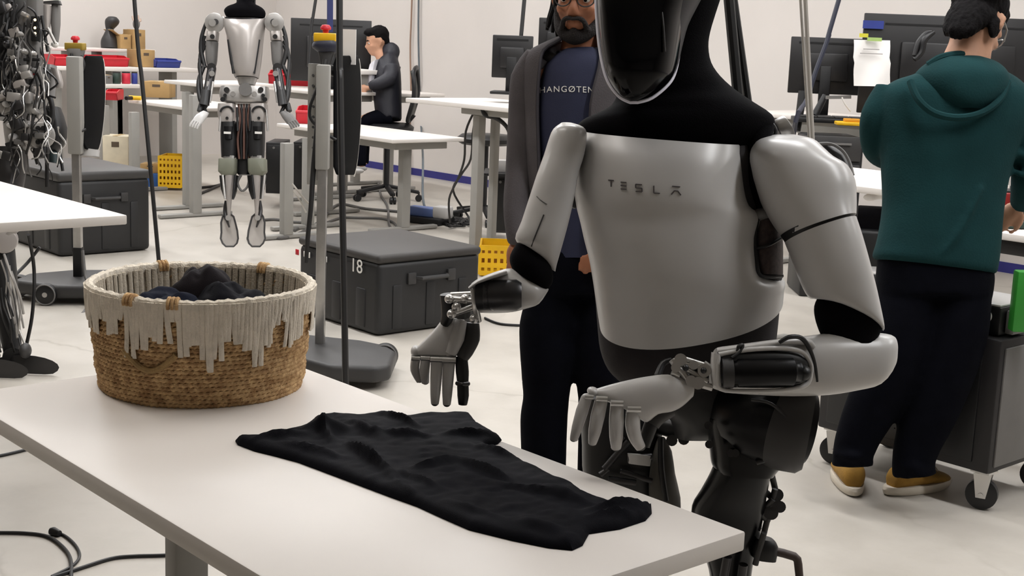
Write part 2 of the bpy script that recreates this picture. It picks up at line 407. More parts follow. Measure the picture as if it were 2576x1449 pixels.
for j in range(88):   # cords wrapped on the inside
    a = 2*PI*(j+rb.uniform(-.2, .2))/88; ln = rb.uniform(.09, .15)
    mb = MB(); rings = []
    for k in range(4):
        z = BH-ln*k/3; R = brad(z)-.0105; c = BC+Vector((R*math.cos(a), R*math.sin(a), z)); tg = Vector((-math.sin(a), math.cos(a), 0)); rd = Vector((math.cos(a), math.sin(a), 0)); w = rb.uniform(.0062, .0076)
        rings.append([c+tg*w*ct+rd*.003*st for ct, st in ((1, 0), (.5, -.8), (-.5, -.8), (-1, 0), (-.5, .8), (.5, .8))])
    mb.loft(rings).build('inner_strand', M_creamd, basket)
for da in (-.64, -.24, 2.5, -2.75):   # brown bindings over the rim
    a = view_a+da; mb = MB(); R = brad(BH)
    for k in range(3):
        aa = a+(k-1)*.035
        pts = [BC+Vector(((R+.013*math.cos(t))*math.cos(aa), (R+.013*math.cos(t))*math.sin(aa), BH+.014*math.sin(t))) for t in [PI*1.3*q/8-.5 for q in range(9)]]
        mb.tube(pts, .0042, 6)
    mb.build('rim_binding', M_rope, basket)
hd = MB(); a0 = view_a-.47    # sewn rope handle on the front
pts = []
for k in range(13):
    q = k/12; aa = a0+(q-.5)*.5; z = .118-.038*math.sin(PI*q); pts.append(BC+Vector(((brad(z)+.0085)*math.cos(aa), (brad(z)+.0085)*math.sin(aa), z)))
hd.tube(pts, .0065, 8, smooth=3); hd.build('rope_handle', mat('handle_rope', (168, 138, 92), .9, 0, .12, 60, .3, 300), basket)
# crumpled dark shirts in the basket
def crumple(name, label, c, rx, ry, h, rot, m, seed):
    mb = MB(); nu, nv = 44, 20; top = []; c = Vector(c)
    for i in range(nv+1):
        s = i/nv; ring = []
        for j in range(nu):
            t = 2*PI*j/nu; x = rx*s*math.cos(t); y = ry*s*math.sin(t)
            nzv = noise.fractal(Vector((x*14+seed, y*14, seed)), 1, 2, 4); fold = abs(noise.noise(Vector((x*22+seed*3, y*9, 2))))
            z = h*math.sqrt(max(0, 1-s**3.2))*(1+.10*nzv)+.03*fold*(1-s*s)
            p = Vector((x*(1+.1*nzv), y*(1+.1*nzv), z)); p.rotate(Matrix.Rotation(rot, 3, 'Z')); ring.append(c+p)
        top.append(ring)
    top.append([Vector((p.x, p.y, c.z-.001))*.5+Vector((c.x, c.y, c.z-.001))*.5 for p in top[-1]])
    o = mb.loft(top).build(name, m, None, weld=.0002, sm=1); return tag(o, label, 'shirt')
M_shirt = mat('black_jersey', (9, 9, 16), .75, 0, .1, 14, .15, 500, spec=.08)
M_shirtb = mat('navy_jersey', (20, 24, 38), .85, 0, .1, 14, .15, 500, spec=.1)
M_shirtr = mat('plum_jersey', (20, 13, 18), .85, 0, .1, 14, .15, 500, spec=.2)
cz = TZ+.016; HR = Vector((RT.x, RT.y, 0)).normalized(); HF = Vector((FW.x, FW.y, 0)).normalized()
crumple('folded_shirt', 'navy shirt crumpled at the left inside the rope basket', Vector((BC.x, BC.y, cz))-HR*.07-HF*.02, .115, .10, .185, .3, M_shirtb, 1.7)
crumple('folded_shirt', 'black shirt crumpled at the right inside the rope basket', Vector((BC.x, BC.y, cz))+HR*.06+HF*.03, .115, .105, .195, 1.1, M_shirt, 5.1)
crumple('folded_shirt', 'plum black shirt heaped at the back inside the rope basket', Vector((BC.x, BC.y, cz))+HF*.10-HR*.02, .1, .085, .215, .8, M_shirtr, 9.4)

# ---------------------------------------------------------------- black t-shirt lying on the table
OUT = [(592, 1104), (600, 1100), (640, 1100), (700, 1092), (760, 1075), (778, 1062), (790, 1051), (838, 1044), (900, 1048), (945, 1041), (975, 1040), (1020, 1051), (1060, 1045), (1120, 1043), (1185, 1042), (1192, 1052), (1202, 1066), (1235, 1084), (1262, 1102), (1252, 1111), (1222, 1119), (1250, 1135), (1290, 1152), (1350, 1178), (1410, 1207), (1445, 1220), (1470, 1241), (1500, 1252), (1540, 1267), (1560, 1274), (1600, 1270), (1638, 1262), (1640, 1285), (1624, 1303), (1560, 1324), (1482, 1336), (1466, 1365), (1440, 1377), (1380, 1371), (1290, 1353), (1180, 1326), (1120, 1300), (1050, 1268), (980, 1243), (900, 1213), (820, 1183), (750, 1157), (690, 1141), (640, 1129), (598, 1113)]
E_OUT = [onz(x, y, TZ+.006).to_2d() for x, y in OUT]
def densify(P, d):
    o = []
    for a, b in zip(P, P[1:]+P[:1]):
        k = max(1, int((b-a).length/d)); o += [a+(b-a)*i/k for i in range(k)]
    return o
B2 = densify(E_OUT, .007)
def inside(p, P):
    c = False; j = len(P)-1
    for i in range(len(P)):
        if (P[i].y > p.y) != (P[j].y > p.y) and p.x < (P[j].x-P[i].x)*(p.y-P[i].y)/(P[j].y-P[i].y)+P[i].x: c = not c
        j = i
    return c
def segd(p, a, b):
    d = b-a; t = max(0, min(1, (p-a).dot(d)/d.length_squared)); return (p-(a+d*t)).length, t
def bdist(p): return min(segd(p, a, b)[0] for a, b in zip(E_OUT, E_OUT[1:]+E_OUT[:1]))
FOLDS = [((870, 1120), (1040, 1245), .017, .010), ((940, 1175), (1045, 1245), -.010, .008), ((1030, 1190), (1140, 1160), .009, .010), ((1150, 1162), (1290, 1222), .010, .011), ((1000, 1195), (1100, 1235), .007, .009),
         ((1260, 1225), (1440, 1270), .008, .01), ((1330, 1232), (1480, 1275), .011, .012), ((940, 1100), (1090, 1105), .009, .012), ((880, 1070), (960, 1110), .012, .016), ((960, 1045), (1050, 1080), .010, .008), ((760, 1090), (880, 1090), .014, .02),
         ((640, 1112), (770, 1100), .010, .012), ((700, 1120), (860, 1160), .008, .012), ((1120, 1100), (1240, 1100), .010, .011), ((1180, 1125), (1300, 1160), .007, .01), ((1490, 1290), (1620, 1280), .012, .011), ((1480, 1310), (1600, 1300), .009, .008), ((1300, 1320), (1420, 1350), .008, .02), ((1120, 1270), (1250, 1310), .006, .012), ((800, 1075), (840, 1125), .012, .012), ((870, 1120), (930, 1140), -.01, .01)]
FW2 = [(onz(*a, TZ+.01).to_2d(), onz(*b, TZ+.01).to_2d(), h, w) for a, b, h, w in FOLDS]
def sh_h(p, d):
    e = min(1, d/.022); base = .017*math.sqrt(e*(2-e))
    z = base
    for a, b, h, w in FW2:
        q, t = segd(p, a, b)
        if q < w*3: z += 1.5*h*math.exp(-(q/w/.8)**2)*math.sin(PI*min(1, max(0, .08+.84*t)))*min(1, d/.01)
    z += (.004*noise.fractal(Vector((p.x*16, p.y*16, 3)), 1, 2, 3)+.002*noise.noise(Vector((p.x*55, p.y*40, 1))))*e
    # puffed lower hem
    return max(.003, z)
pts = list(B2); nb = len(pts); gx0 = min(p.x for p in B2); gx1 = max(p.x for p in B2); gy0 = min(p.y for p in B2); gy1 = max(p.y for p in B2)
x = gx0; stp = .0065; row = 0
while x < gx1:
    y = gy0+(row % 2)*stp/2
    while y < gy1:
        p = Vector((x, y))
        if inside(p, E_OUT) and bdist(p) > .004: pts.append(p)
        y += stp
    x += stp*.87; row += 1
cv, ce, cf, *_x = delaunay_2d_cdt(pts, [(i, (i+1) % nb) for i in range(nb)], [list(range(nb))], 1, 1e-6)
mb = MB(); vs = [Vector((p.x, p.y, TZ+(.003 if i < nb else sh_h(p, bdist(p))))) for i, p in enumerate(cv)]
mb.add(vs, [tuple(q) for q in cf])
k0 = len(mb.v); edge = [Vector((p.x, p.y, TZ+.0005)) for p in cv[:nb]]
mb.add(edge, []); mb.f += [(i, k0+i, k0+(i+1) % nb, (i+1) % nb) for i in range(nb)]
tag(mb.build('t_shirt', M_shirt), 'black t-shirt spread out flat with creases on the white table', 'shirt')
# ---------------------------------------------------------------- white humanoid robot behind the table
RD = 2.66
rob = thing('humanoid_robot', 'white and black humanoid robot standing behind the table, reaching over the shirt', 'robot', (at(1700, 1000, 2.86).x, at(1700, 1000, 2.86).y, 0))
# torso
MB().eloft([(1500, 345, 1880, 355, 2.74, .1), (1462, 400, 1950, 400, 2.76, .13), (1452, 470, 1955, 470, 2.76, .13), (1462, 560, 1962, 550, 2.76, .13), (1480, 640, 1966, 640, 2.76, .13), (1496, 740, 1962, 720, 2.76, .13),
            (1503, 820, 1956, 790, 2.76, .125), (1510, 880, 1950, 850, 2.76, .12), (1530, 930, 1942, 905, 2.76, .115), (1566, 965, 1915, 950, 2.76, .1), (1600, 985, 1880, 975, 2.76, .08)], 40, 2.4, 3).build('torso_fabric', M_fabg, rob)
ch = MB(); ch.shell([(1471, 331, 1865, 362, 2.69, .125, 2.71, 24), (1452, 395, 1867, 415, 2.69, .15, 2.715, 12), (1444, 465, 1871, 475, 2.69, .165, 2.72, 6), (1449, 515, 1884, 522, 2.69, .17, 2.725, 4), (1460, 560, 1918, 548, 2.69, .17, 2.74, 4),
          (1470, 605, 1906, 598, 2.69, .17, 2.735, 6), (1482, 652, 1906, 645, 2.69, .17, 2.735, 10), (1490, 696, 1918, 686, 2.69, .168, 2.74, 20), (1497, 742, 1966, 697, 2.69, .165, 2.765, 38), (1503, 785, 1967, 720, 2.69, .158, 2.765, 56), (1509, 823, 1965, 742, 2.69, .15, 2.765, 78)], 40, 2.25, 4)
chest = ch.build('chest_shell', M_white, rob, solid=.008)
# chest lettering drawn stroke by stroke and laid on the shell
tree_c = BVHTree.FromPolygons([v.co+WL[chest.name] for v in chest.data.vertices], [tuple(p.vertices) for p in chest.data.polygons])
def on_chest(px, py):
    d = (at(px, py, 1)-CAM).normalized(); h = tree_c.ray_cast(CAM, d); return h[0]-d*.0012
GLY = {'T': [(-8, -9, 8, -9), (0, -6, 0, 10)], 'E': [(-7, -9, 8, -9), (-7, 0, 8, 0), (-7, 9, 8, 9)], 'S': [(8, -9, -8, -9), (-8, -9, -8, 0), (-8, 0, 8, 0), (8, 0, 8, 9), (8, 9, -8, 9)], 'L': [(-8, -9, -8, 9), (-8, 9, 7, 9)], 'A': [(-8, -9, 8, -9), (-8, 10, -8, 2), (8, 10, 8, 2), (-8, 1, 8, 1), (-2, -9, -2, -1)]}
GLY['A'] = [(-9, -9, 9, -9), (-11, 10, -4, 1), (11, 10, 4, 1), (-4, 1, 4, 1)]
let = MB()
for ch_, cx, cy, sc in (('T', 1537, 461, .85), ('E', 1568, 467, .95), ('S', 1607, 473, 1.0), ('L', 1653, 477, 1.0), ('A', 1701, 479, 1.1)):
    for a, b, c, d_ in GLY[ch_]:
        P = [on_chest(cx+(a+(c-a)*k/3)*sc, cy+(b+(d_-b)*k/3)*sc+(a+(c-a)*k/3)*sc*.08) for k in range(4)]; let.tube(P, .0011, 6)
let.build('chest_lettering', M_dprint, chest)
pell(MB(), 1833, 558, 2.583, 4, 3, .002).build('rivet', M_dprint, chest)
# ribbed mesh panel in the side cut-out
MB().shell([(1908, 550, 1962, 548, 2.655, .03, 2.70), (1902, 600, 1968, 600, 2.65, .032, 2.70), (1904, 650, 1969, 650, 2.65, .032, 2.70), (1914, 690, 1969, 692, 2.655, .03, 2.70)], 10, 2, 3).build('side_panel', mat('brown_mesh_panel', (66, 54, 52), .7, 0, .2, 120), rob, solid=.004)
MB().tube(T([(1906, 548, 2.64), (1900, 600, 2.635), (1903, 650, 2.635), (1914, 693, 2.64), (1968, 694, 2.68)]), .004, 6, smooth=4).build('panel_seal', M_black, rob)
ptube(MB(), [(1902, 625, 2.635, 4), (1935, 616, 2.628, 4), (1967, 598, 2.66, 4)], 4).build('panel_rib', M_black, rob)
# shoulder block on image right (black gap between chest and arm) with steel joint
MB().eloft([(1860, 330, 1945, 320, 2.72, .06), (1864, 400, 1930, 400, 2.7, .07), (1868, 470, 1925, 470, 2.7, .07), (1885, 530, 1950, 520, 2.7, .06)], 20, 2.6, 2).build('shoulder_block', M_fab, rob)
pell(MB(), 1915, 540, 2.66, 34, 18, .03, .3).build('armpit_joint', M_mid, rob)
ptube(MB(), [(1440, 470, 2.7, 14), (1446, 510, 2.7, 16), (1452, 520, 2.7, 8)], 2).build('armpit_joint', M_black, rob)
MB().cyl(at(1955, 335, 2.74), at(1985, 318, 2.74), .026, 20).build('shoulder_actuator', M_alu, rob, bevel=.003)
ptube(MB(), [(1925, 315, 2.72, 5), (1940, 310, 2.7, 5), (1952, 330, 2.7, 5), (1944, 350, 2.7, 5)], 4).build('shoulder_bracket', M_dk, rob)
# cowl, neck and hood in black fabric: one continuous skin
MB().eloft([(1458, 352, 1890, 385, 2.73, .12), (1448, 325, 1930, 350, 2.73, .125), (1462, 305, 1946, 318, 2.73, .125), (1492, 290, 1940, 292, 2.73, .12), (1520, 277, 1895, 262, 2.73, .115), (1540, 262, 1850, 231, 2.73, .105), (1552, 240, 1812, 196, 2.72, .095), (1560, 205, 1788, 160, 2.71, .085), (1566, 160, 1781, 120, 2.7, .08),
            (1572, 110, 1785, 85, 2.7, .085), (1578, 50, 1798, 40, 2.7, .095), (1584, -10, 1814, -12, 2.7, .1), (1590, -60, 1818, -60, 2.7, .1), (1610, -110, 1790, -112, 2.7, .08), (1660, -138, 1740, -140, 2.7, .03)], 40, 2.1, 3).build('neck_fabric', M_fab, rob)
# head: side shell and glossy visor
MB().eloft([(1575, 254, 1615, 254, 2.56, .02), (1540, 232, 1672, 226, 2.58, .07), (1520, 190, 1700, 182, 2.59, .095), (1508, 130, 1714, 124, 2.6, .105), (1503, 70, 1730, 66, 2.6, .11), (1500, 10, 1760, 6, 2.61, .115), (1502, -50, 1790, -55, 2.62, .115), (1530, -105, 1770, -112, 2.64, .1), (1590, -140, 1720, -145, 2.66, .05)], 40, 2.1, 3).build('head_shell', mat('head_grey', (38, 37, 42), .45, 0, .05), rob)
vz = MB(); VR = [(1530, -95, 1738, -92, 2.535, .085, 2.60), (1505, -45, 1748, -45, 2.53, .1, 2.60), (1501, 0, 1738, 0, 2.525, .105, 2.60), (1504, 60, 1719, 60, 2.52, .105, 2.595), (1510, 120, 1709, 120, 2.515, .1, 2.585), (1522, 180, 1698, 178, 2.505, .09, 2.57), (1537, 215, 1680, 212, 2.5, .07, 2.55), (1560, 243, 1640, 245, 2.495, .04, 2.52), (1585, 256, 1604, 256, 2.49, .01, 2.495)]
vz.shell(VR, 36, 2.3, 4, 0, PI)
vis = vz.build('visor', M_blackg, rob, solid=.004)
rl = [r[-1] for r in vz.rings]; rr_ = [r[0] for r in vz.rings]
path = rr_[:]+rl[::-1]
MB().tube(path, [.0042]*len(path), 8).build('visor_trim', mat('pale_trim', (236, 234, 246), .6, 0, .02), rob)
ptube(MB(), [(1672, 130, 2.47, 3), (1668, 60, 2.47, 3), (1660, 0, 2.475, 3), (1652, -60, 2.48, 3)], 3).build('visor_seam', M_dk, rob)
# ------- arm on the left of the picture
ua = rob
MB().eloft([(1412, 309, 1440, 310, 2.62, .012), (1391, 326, 1468, 322, 2.62, .045), (1380, 352, 1476, 342, 2.62, .055), (1368, 390, 1470, 388, 2.62, .06), (1350, 440, 1455, 438, 2.61, .06), (1332, 495, 1446, 490, 2.6, .057), (1312, 556, 1434, 545, 2.59, .053), (1296, 600, 1420, 598, 2.58, .048), (1318, 622, 1408, 640, 2.58, .04), (1362, 650, 1400, 668, 2.58, .022), (1388, 678, 1397, 683, 2.58, .005)], 32, 2.3, 3).build('upper_arm_shell', M_white, rob)
TA = surf([o for o in rob.children if o.name.startswith('upper_arm_shell')][0])
MB().tube([onsurf(TA, *q) for q in ((1368, 540), (1360, 560), (1352, 580), (1344, 600), (1337, 620))], .0014, 6).build('shell_seam', M_dk, rob)
MB().tube([onsurf(TA, *q) for q in ((1350, 494), (1358, 502), (1368, 509), (1376, 514))], .0008, 6).build('shell_seam', M_mid, rob)
MB().eloft([(1300, 612, 1350, 625, 2.58, .03), (1284, 640, 1382, 660, 2.58, .042), (1284, 665, 1391, 692, 2.58, .045), (1300, 692, 1388, 715, 2.58, .042), (1330, 712, 1376, 728, 2.57, .02)], 24, 2.2, 3).build('elbow_sleeve', M_fab, rob)
MB().eloft([(1380, 727, 1379, 731, 2.57, .004), (1352, 711, 1356, 764, 2.57, .03), (1318, 690, 1325, 776, 2.575, .04), (1285, 675, 1290, 785, 2.58, .045), (1245, 684, 1248, 788, 2.585, .045), (1205, 700, 1210, 787, 2.59, .04), (1186, 713, 1192, 782, 2.595, .03)], 28, 2.3, 3).build('forearm_shell', M_white, rob)
MB().eloft([(1178, 722, 1182, 729, 2.55, .02), (1200, 704, 1205, 714, 2.55, .035), (1240, 686, 1245, 700, 2.545, .04), (1272, 676, 1277, 690, 2.54, .04)], 20, 2, 2).build('forearm_lip', M_white, rob)
mt = MB().tube(T([(1210, 744, 2.545), (1216, 744, 2.545), (1240, 743, 2.545), (1242, 743, 2.545), (1300, 742, 2.54), (1312, 742, 2.54)]), [.022, .027, .028, .029, .029, .023], 28).build('wrist_motor', M_gun, rob)
MB().cyl(at(1203, 744, 2.55), at(1236, 743, 2.545), .0285, 24).build('motor_cap', M_black, mt)
wr = MB(); ptube(wr, [(1128, 752, 2.58, 9), (1205, 757, 2.56, 7)]); ptube(wr, [(1135, 742, 2.6, 7), (1200, 738, 2.58, 6)]); ptube(wr, [(1140, 790, 2.6, 8), (1192, 772, 2.58, 8)]); ptube(wr, [(1192, 728, 2.56, 9), (1196, 770, 2.56, 9), (1205, 808, 2.58, 7)], 3)
for q in ((1130, 752), (1148, 772), (1136, 790), (1196, 757), (1192, 802), (1170, 752)): pell(wr, q[0], q[1], 2.57, 12, 12, .012)
wr.build('wrist_linkage', M_chrome, rob)
ptube(MB(), [(1122, 740, 2.62, 16), (1128, 790, 2.63, 18), (1118, 815, 2.64, 12)], 2).build('wrist_plate', M_black, rob)
ptube(MB(), [(1165, 748, 2.61, 22), (1160, 790, 2.63, 26)], 2).build('wrist_core', M_dk, rob)
# hand hanging down, back of the hand to the camera
HD = 2.66
def rhand(back, knuckles, fingers, thumb, D, nm='hand'):
    h = back.build(nm, M_white, rob)
    kn = MB()
    for (x, y, r, d) in knuckles: kn.cyl(at(x-r, y, D+d-.008), at(x+r, y+1, D+d-.008), r*.55*D/FPX, 12)
    kn.build('knuckle_joint', M_chrome, h)
    for f in fingers:
        fo = MB(); ptube(fo, f[0], 4, 14); pell(fo, *f[0][0][:3], f[0][0][3], f[0][0][3]*.8, .012)
        fb = fo.build('finger', M_white, h)
    for f in fingers:
        tb = MB(); x, y, d, r = f[0][-1]; pell(tb, x+f[1], y-2, d, r*.95, r*.8, r*D/FPX*.95); tb.build('fingertip', M_dk, h)
    return h
bk = MB(); bk.eloft([(1112, 803, 1166, 800, HD, .014), (1098, 822, 1172, 818, HD, .019), (1076, 846, 1168, 842, HD, .021), (1056, 866, 1160, 864, HD, .021), (1040, 884, 1150, 888, HD, .019), (1034, 896, 1145, 904, HD+.005, .012)], 28, 2.6, 3)
for (x, y, r) in ((1046, 884, 13), (1070, 884, 14), (1098, 886, 17), (1130, 890, 19)): pell(bk, x, y, HD+.004, r, 16, .02)
ptube(bk, [(1158, 806, HD-.006, 17), (1148, 850, HD-.01, 21), (1132, 888, HD-.008, 18)], 3, 14)
hl = rhand(bk, [(1046, 901, 11, -.004), (1070, 901, 12, -.006), (1098, 904, 15, -.008), (1130, 906, 17, -.008)],
      [([(1046, 902, HD, 12), (1044, 930, HD+.012, 12), (1056, 958, HD+.022, 9)], 0), ([(1071, 902, HD-.002, 13), (1068, 935, HD+.006, 13), (1070, 962, HD+.015, 10)], 0),
       ([(1099, 905, HD-.004, 16), (1097, 950, HD-.002, 15), (1095, 990, HD, 13), (1094, 1016, HD+.002, 10)], 0), ([(1130, 907, HD-.004, 16), (1127, 950, HD-.002, 15), (1125, 990, HD, 13), (1124, 1018, HD+.002, 10)], 0)], None, HD)
ptube(MB(), [(1190, 812, HD, 16), (1186, 850, HD+.002, 22), (1170, 882, HD, 22), (1160, 900, HD, 18)], 4, 14).build('thumb_base', M_dk, hl)
ptube(MB(), [(1160, 896, HD, 16), (1163, 935, HD-.002, 17), (1164, 960, HD-.002, 15), (1165, 995, HD-.002, 15), (1164, 1018, HD, 11)], 3, 14).build('thumb', M_black, hl)
ptube(MB(), [(1150, 964, HD-.008, 6), (1164, 967, HD-.02, 6), (1178, 965, HD-.008, 6)], 3).build('thumb_joint', M_gun, hl)
# ------- arm on the right of the picture
MB().eloft([(1940, 340, 2000, 339, 2.68, .01), (1900, 353, 2044, 352, 2.67, .05), (1886, 375, 2066, 372, 2.66, .07), (1884, 398, 2092, 396, 2.65, .078), (1890, 430, 2128, 418, 2.64, .08), (1902, 470, 2148, 458, 2.63, .08, None, -4), (1922, 520, 2151, 500, 2.62, .078, None, -9), (1948, 564, 2151, 525, 2.61, .074, None, -13), (1974, 598, 2150, 543, 2.6, .07, None, -15)], 36, 2.3, 3).build('shoulder_shell', M_white, rob)
ptube(MB(), [(2056, 362, 2.66, 4), (2090, 362, 2.67, 4), (2118, 378, 2.67, 4), (2136, 405, 2.66, 4), (2146, 440, 2.64, 4)], 4).build('shoulder_rim', M_mid, rob)
MB().eloft([(2040, 368, 2100, 372, 2.71, .03), (2060, 390, 2128, 396, 2.71, .04), (2080, 412, 2138, 425, 2.7, .04)], 20, 2, 2).build('shoulder_cavity', M_black, rob)
MB().eloft([(1966, 590, 2144, 532, 2.6, .066, None, -15), (1986, 620, 2150, 566, 2.6, .065, None, -15)], 30, 2.3).build('arm_core', M_black, rob)
MB().eloft([(1977, 607, 2150, 550, 2.6, .069, None, -15), (1996, 655, 2166, 598, 2.59, .069, None, -12), (2016, 710, 2184, 660, 2.58, .067, None, -6), (2036, 748, 2200, 718, 2.575, .062), (2056, 752, 2212, 770, 2.57, .055), (2100, 760, 2220, 808, 2.565, .045), (2170, 790, 2223, 826, 2.56, .025), (2214, 822, 2222, 832, 2.56, .004)], 36, 2.3, 3).build('upper_arm_shell', M_white, rob)
MB().eloft([(2060, 746, 2150, 745, 2.58, .035), (2050, 770, 2215, 790, 2.58, .047), (2052, 800, 2218, 822, 2.58, .05), (2062, 832, 2212, 836, 2.58, .048), (2075, 860, 2200, 862, 2.57, .04)], 28, 2.3, 3).build('elbow_sleeve', M_fab, rob)
FD = 2.53
MB().eloft([(2250, 868, 2249, 880, 2.62, .01), (2244, 845, 2240, 925, 2.615, .045), (2215, 838, 2208, 966, 2.6, .058), (2155, 836, 2155, 981, 2.585, .062), (2080, 839, 2080, 993, 2.565, .062), (2000, 849, 1990, 996, 2.55, .06), (1920, 858, 1905, 993, 2.53, .055), (1850, 868, 1835, 988, 2.515, .05), (1808, 874, 1796, 978, 2.505, .04), (1796, 884, 1786, 968, 2.5, .025)], 36, 2.6, 3).build('forearm_shell', M_white, rob)
# open side of the forearm: dark tray, motor, lip and cable
tr = MB(); tr.eloft([(1812, 900, 1812, 960, 2.462, .015), (1818, 886, 1815, 972, 2.462, .02), (1900, 880, 1895, 976, 2.472, .022), (1980, 882, 1985, 974, 2.487, .022), (2025, 900, 2025, 960, 2.497, .018), (2038, 920, 2036, 945, 2.5, .006)], 20, 4, 2)
tr.build('motor_bay', M_black, rob)
wr_ = [(1808, 892, 2.447), (1880, 880, 2.45), (1960, 876, 2.462), (2015, 884, 2.476), (2038, 912, 2.487), (2040, 940, 2.489), (2028, 968, 2.485), (1980, 980, 2.47), (1890, 984, 2.456), (1812, 978, 2.449), (1806, 935, 2.443), (1808, 892, 2.447)]
ptube(MB(), [(*q, 6) for q in wr_], 4).build('bay_rim', M_white, rob)
mo = MB().tube(T([(1826, 938, 2.455), (1850, 937, 2.455), (1852, 937, 2.455), (1990, 935, 2.475), (1996, 935, 2.476), (2010, 935, 2.478)]), [.024, .024, .027, .027, .022, .02], 28).build('wrist_motor', M_motor, rob)
MB().tube(T([(1815, 938, 2.455), (1842, 937, 2.455)]), .0285, 24).build('motor_cap', M_dk, mo)
pell(MB(), 2022, 938, 2.478, 18, 20, .02).build('motor_end', M_black, mo)
MB().eloft([(1802, 876, 1802, 890, 2.46, .012), (1870, 866, 1868, 882, 2.465, .014), (1960, 853, 1958, 870, 2.48, .014), (2030, 850, 2026, 868, 2.5, .012), (2052, 870, 2040, 880, 2.51, .01)], 16, 2.4, 3).build('forearm_lip', M_white, rob)
MB().eloft([(1790, 886, 1812, 890, 2.458, .014), (1788, 930, 1812, 930, 2.456, .016), (1792, 968, 1815, 972, 2.458, .014)], 16, 3, 2).build('wrist_bracket', M_white, rob)
ptube(MB(), [(1960, 862, 2.462, 5), (1985, 848, 2.46, 6), (2015, 850, 2.47, 6), (2035, 875, 2.48, 6), (2050, 915, 2.49, 4), (2056, 960, 2.5, 3)], 4).build('arm_cable', M_cable, rob)
ptube(MB(), [(1806, 893, 2.446, 2.5), (1850, 884, 2.446, 2.5), (1858, 872, 2.446, 5), (1868, 868, 2.45, 5), (1862, 884, 2.446, 4), (1840, 900, 2.44, 4)], 4).build('arm_cable', M_cable, rob)
wl = MB()
for a, b, r in (((1700, 912), (1790, 928), 7), ((1690, 905), (1735, 962), 9), ((1712, 900), (1770, 918), 7), ((1745, 962), (1792, 975), 9), ((1730, 930), (1780, 960), 8), ((1770, 915), (1800, 935), 9), ((1690, 935), (1710, 945), 8)):
    ptube(wl, [(*a, 2.465, r), (*b, 2.465, r)])
for x, y, r in ((1712, 905, 16), (1738, 958, 14), (1772, 932, 17), (1756, 964, 16), (1700, 925, 12), (1745, 918, 12)): wl.cyl(at(x, y, 2.45), at(x, y, 2.475), r*2.45/FPX, 16)
wl.build('wrist_linkage', M_chrome, rob)
wd = MB(); ptube(wd, [(1730, 940, 2.475, 20), (1775, 945, 2.48, 24)]); wd.build('wrist_core', M_black, rob)
ptube(MB(), [(1655, 945, 2.49, 10), (1668, 915, 2.5, 8), (1690, 905, 2.5, 6)], 3).build('wrist_cable', M_black, rob)
for x, y in ((1725, 925), (1770, 932)): pell(MB(), x, y, 2.45, 8, 8, .006).build('bearing', M_black, rob)
HD = 2.47
bk = MB(); bk.eloft([(1745, 965, 1742, 998, HD+.005, .016), (1720, 952, 1716, 1022, HD+.003, .022), (1680, 942, 1688, 1036, HD, .024), (1635, 946, 1655, 1042, HD, .025), (1590, 954, 1628, 1062, HD, .024), (1540, 966, 1606, 1052, HD, .023), (1500, 978, 1566, 1026, HD, .02), (1484, 986, 1510, 1004, HD+.004, .012)], 28, 2.4, 3)
for x, y, rx, ry in ((1492, 985, 16, 12), (1524, 988, 19, 15), (1560, 998, 22, 18), (1602, 1012, 25, 22)): pell(bk, x, y, HD+.003, rx, ry, .02, -.4)
hr = rhand(bk, [(1482, 998, 11, -.008), (1514, 1003, 14, -.01), (1552, 1014, 16, -.012), (1595, 1029, 17, -.012)],
      [([(1476, 1000, HD-.004, 14), (1464, 1035, HD-.006, 16), (1452, 1075, HD-.006, 14), (1443, 1106, HD, 10)], 0), ([(1513, 1006, HD-.006, 16), (1504, 1045, HD-.01, 18), (1496, 1085, HD-.008, 16), (1490, 1116, HD, 10)], 0),
       ([(1552, 1018, HD-.008, 17), (1551, 1060, HD-.012, 19), (1550, 1100, HD-.01, 17), (1550, 1128, HD-.004, 12)], 0), ([(1593, 1034, HD-.008, 18), (1592, 1070, HD-.012, 19), (1598, 1100, HD-.01, 17), (1612, 1126, HD-.004, 13)], 0)], None, HD)
ptube(MB(), [(1690, 1030, HD+.015, 18), (1655, 1048, HD+.012, 22), (1640, 1068, HD+.01, 20)], 3, 14).build('thumb_base', M_dk, hr)
ptube(MB(), [(1640, 1062, HD+.012, 18), (1628, 1095, HD+.012, 17), (1622, 1125, HD+.01, 12)], 3, 14).build('thumb', M_black, hr)
# ------- hips and legs
MB().eloft([(1610, 975, 1900, 965, 2.78, .1), (1640, 1020, 1880, 1010, 2.79, .11), (1690, 1060, 1850, 1060, 2.8, .1), (1700, 1100, 1800, 1100, 2.82, .07)], 24, 3, 2).build('pelvis', M_black, rob)
lg = MB().tube(T([(1760, 1010, 2.8), (1850, 1020, 2.74), (1900, 1052, 2.68), (1902, 1053, 2.68), (1965, 1065, 2.655), (2020, 1075, 2.64), (2034, 1078, 2.64)]), [.06, .075, .083, .088, .088, .084, .07], 32).build('hip_actuator', M_motor, rob)
ptube(MB(), [(1890, 1006, 2.59, 4), (1940, 1016, 2.575, 4), (1985, 1060, 2.565, 4), (1996, 1110, 2.575, 4), (1985, 1135, 2.59, 4)], 4).build('actuator_ring', M_dk, lg)
MB().tube(T([(1962, 1064, 2.654), (1968, 1066, 2.652), (2020, 1076, 2.638), (2036, 1079, 2.636), (2040, 1080, 2.635)]), [.0885, .0905, .0895, .08, .06], 36).build('actuator_cap', M_dk, lg)
th = MB().eloft([(1778, 1050, 1990, 1060, 2.72, .09), (1782, 1090, 1996, 1120, 2.72, .09), (1788, 1130, 1985, 1150, 2.72, .088), (1792, 1165, 1955, 1176, 2.72, .08), (1800, 1185, 1940, 1195, 2.72, .075)], 28, 2.8, 3).build('thigh', M_shin, rob)
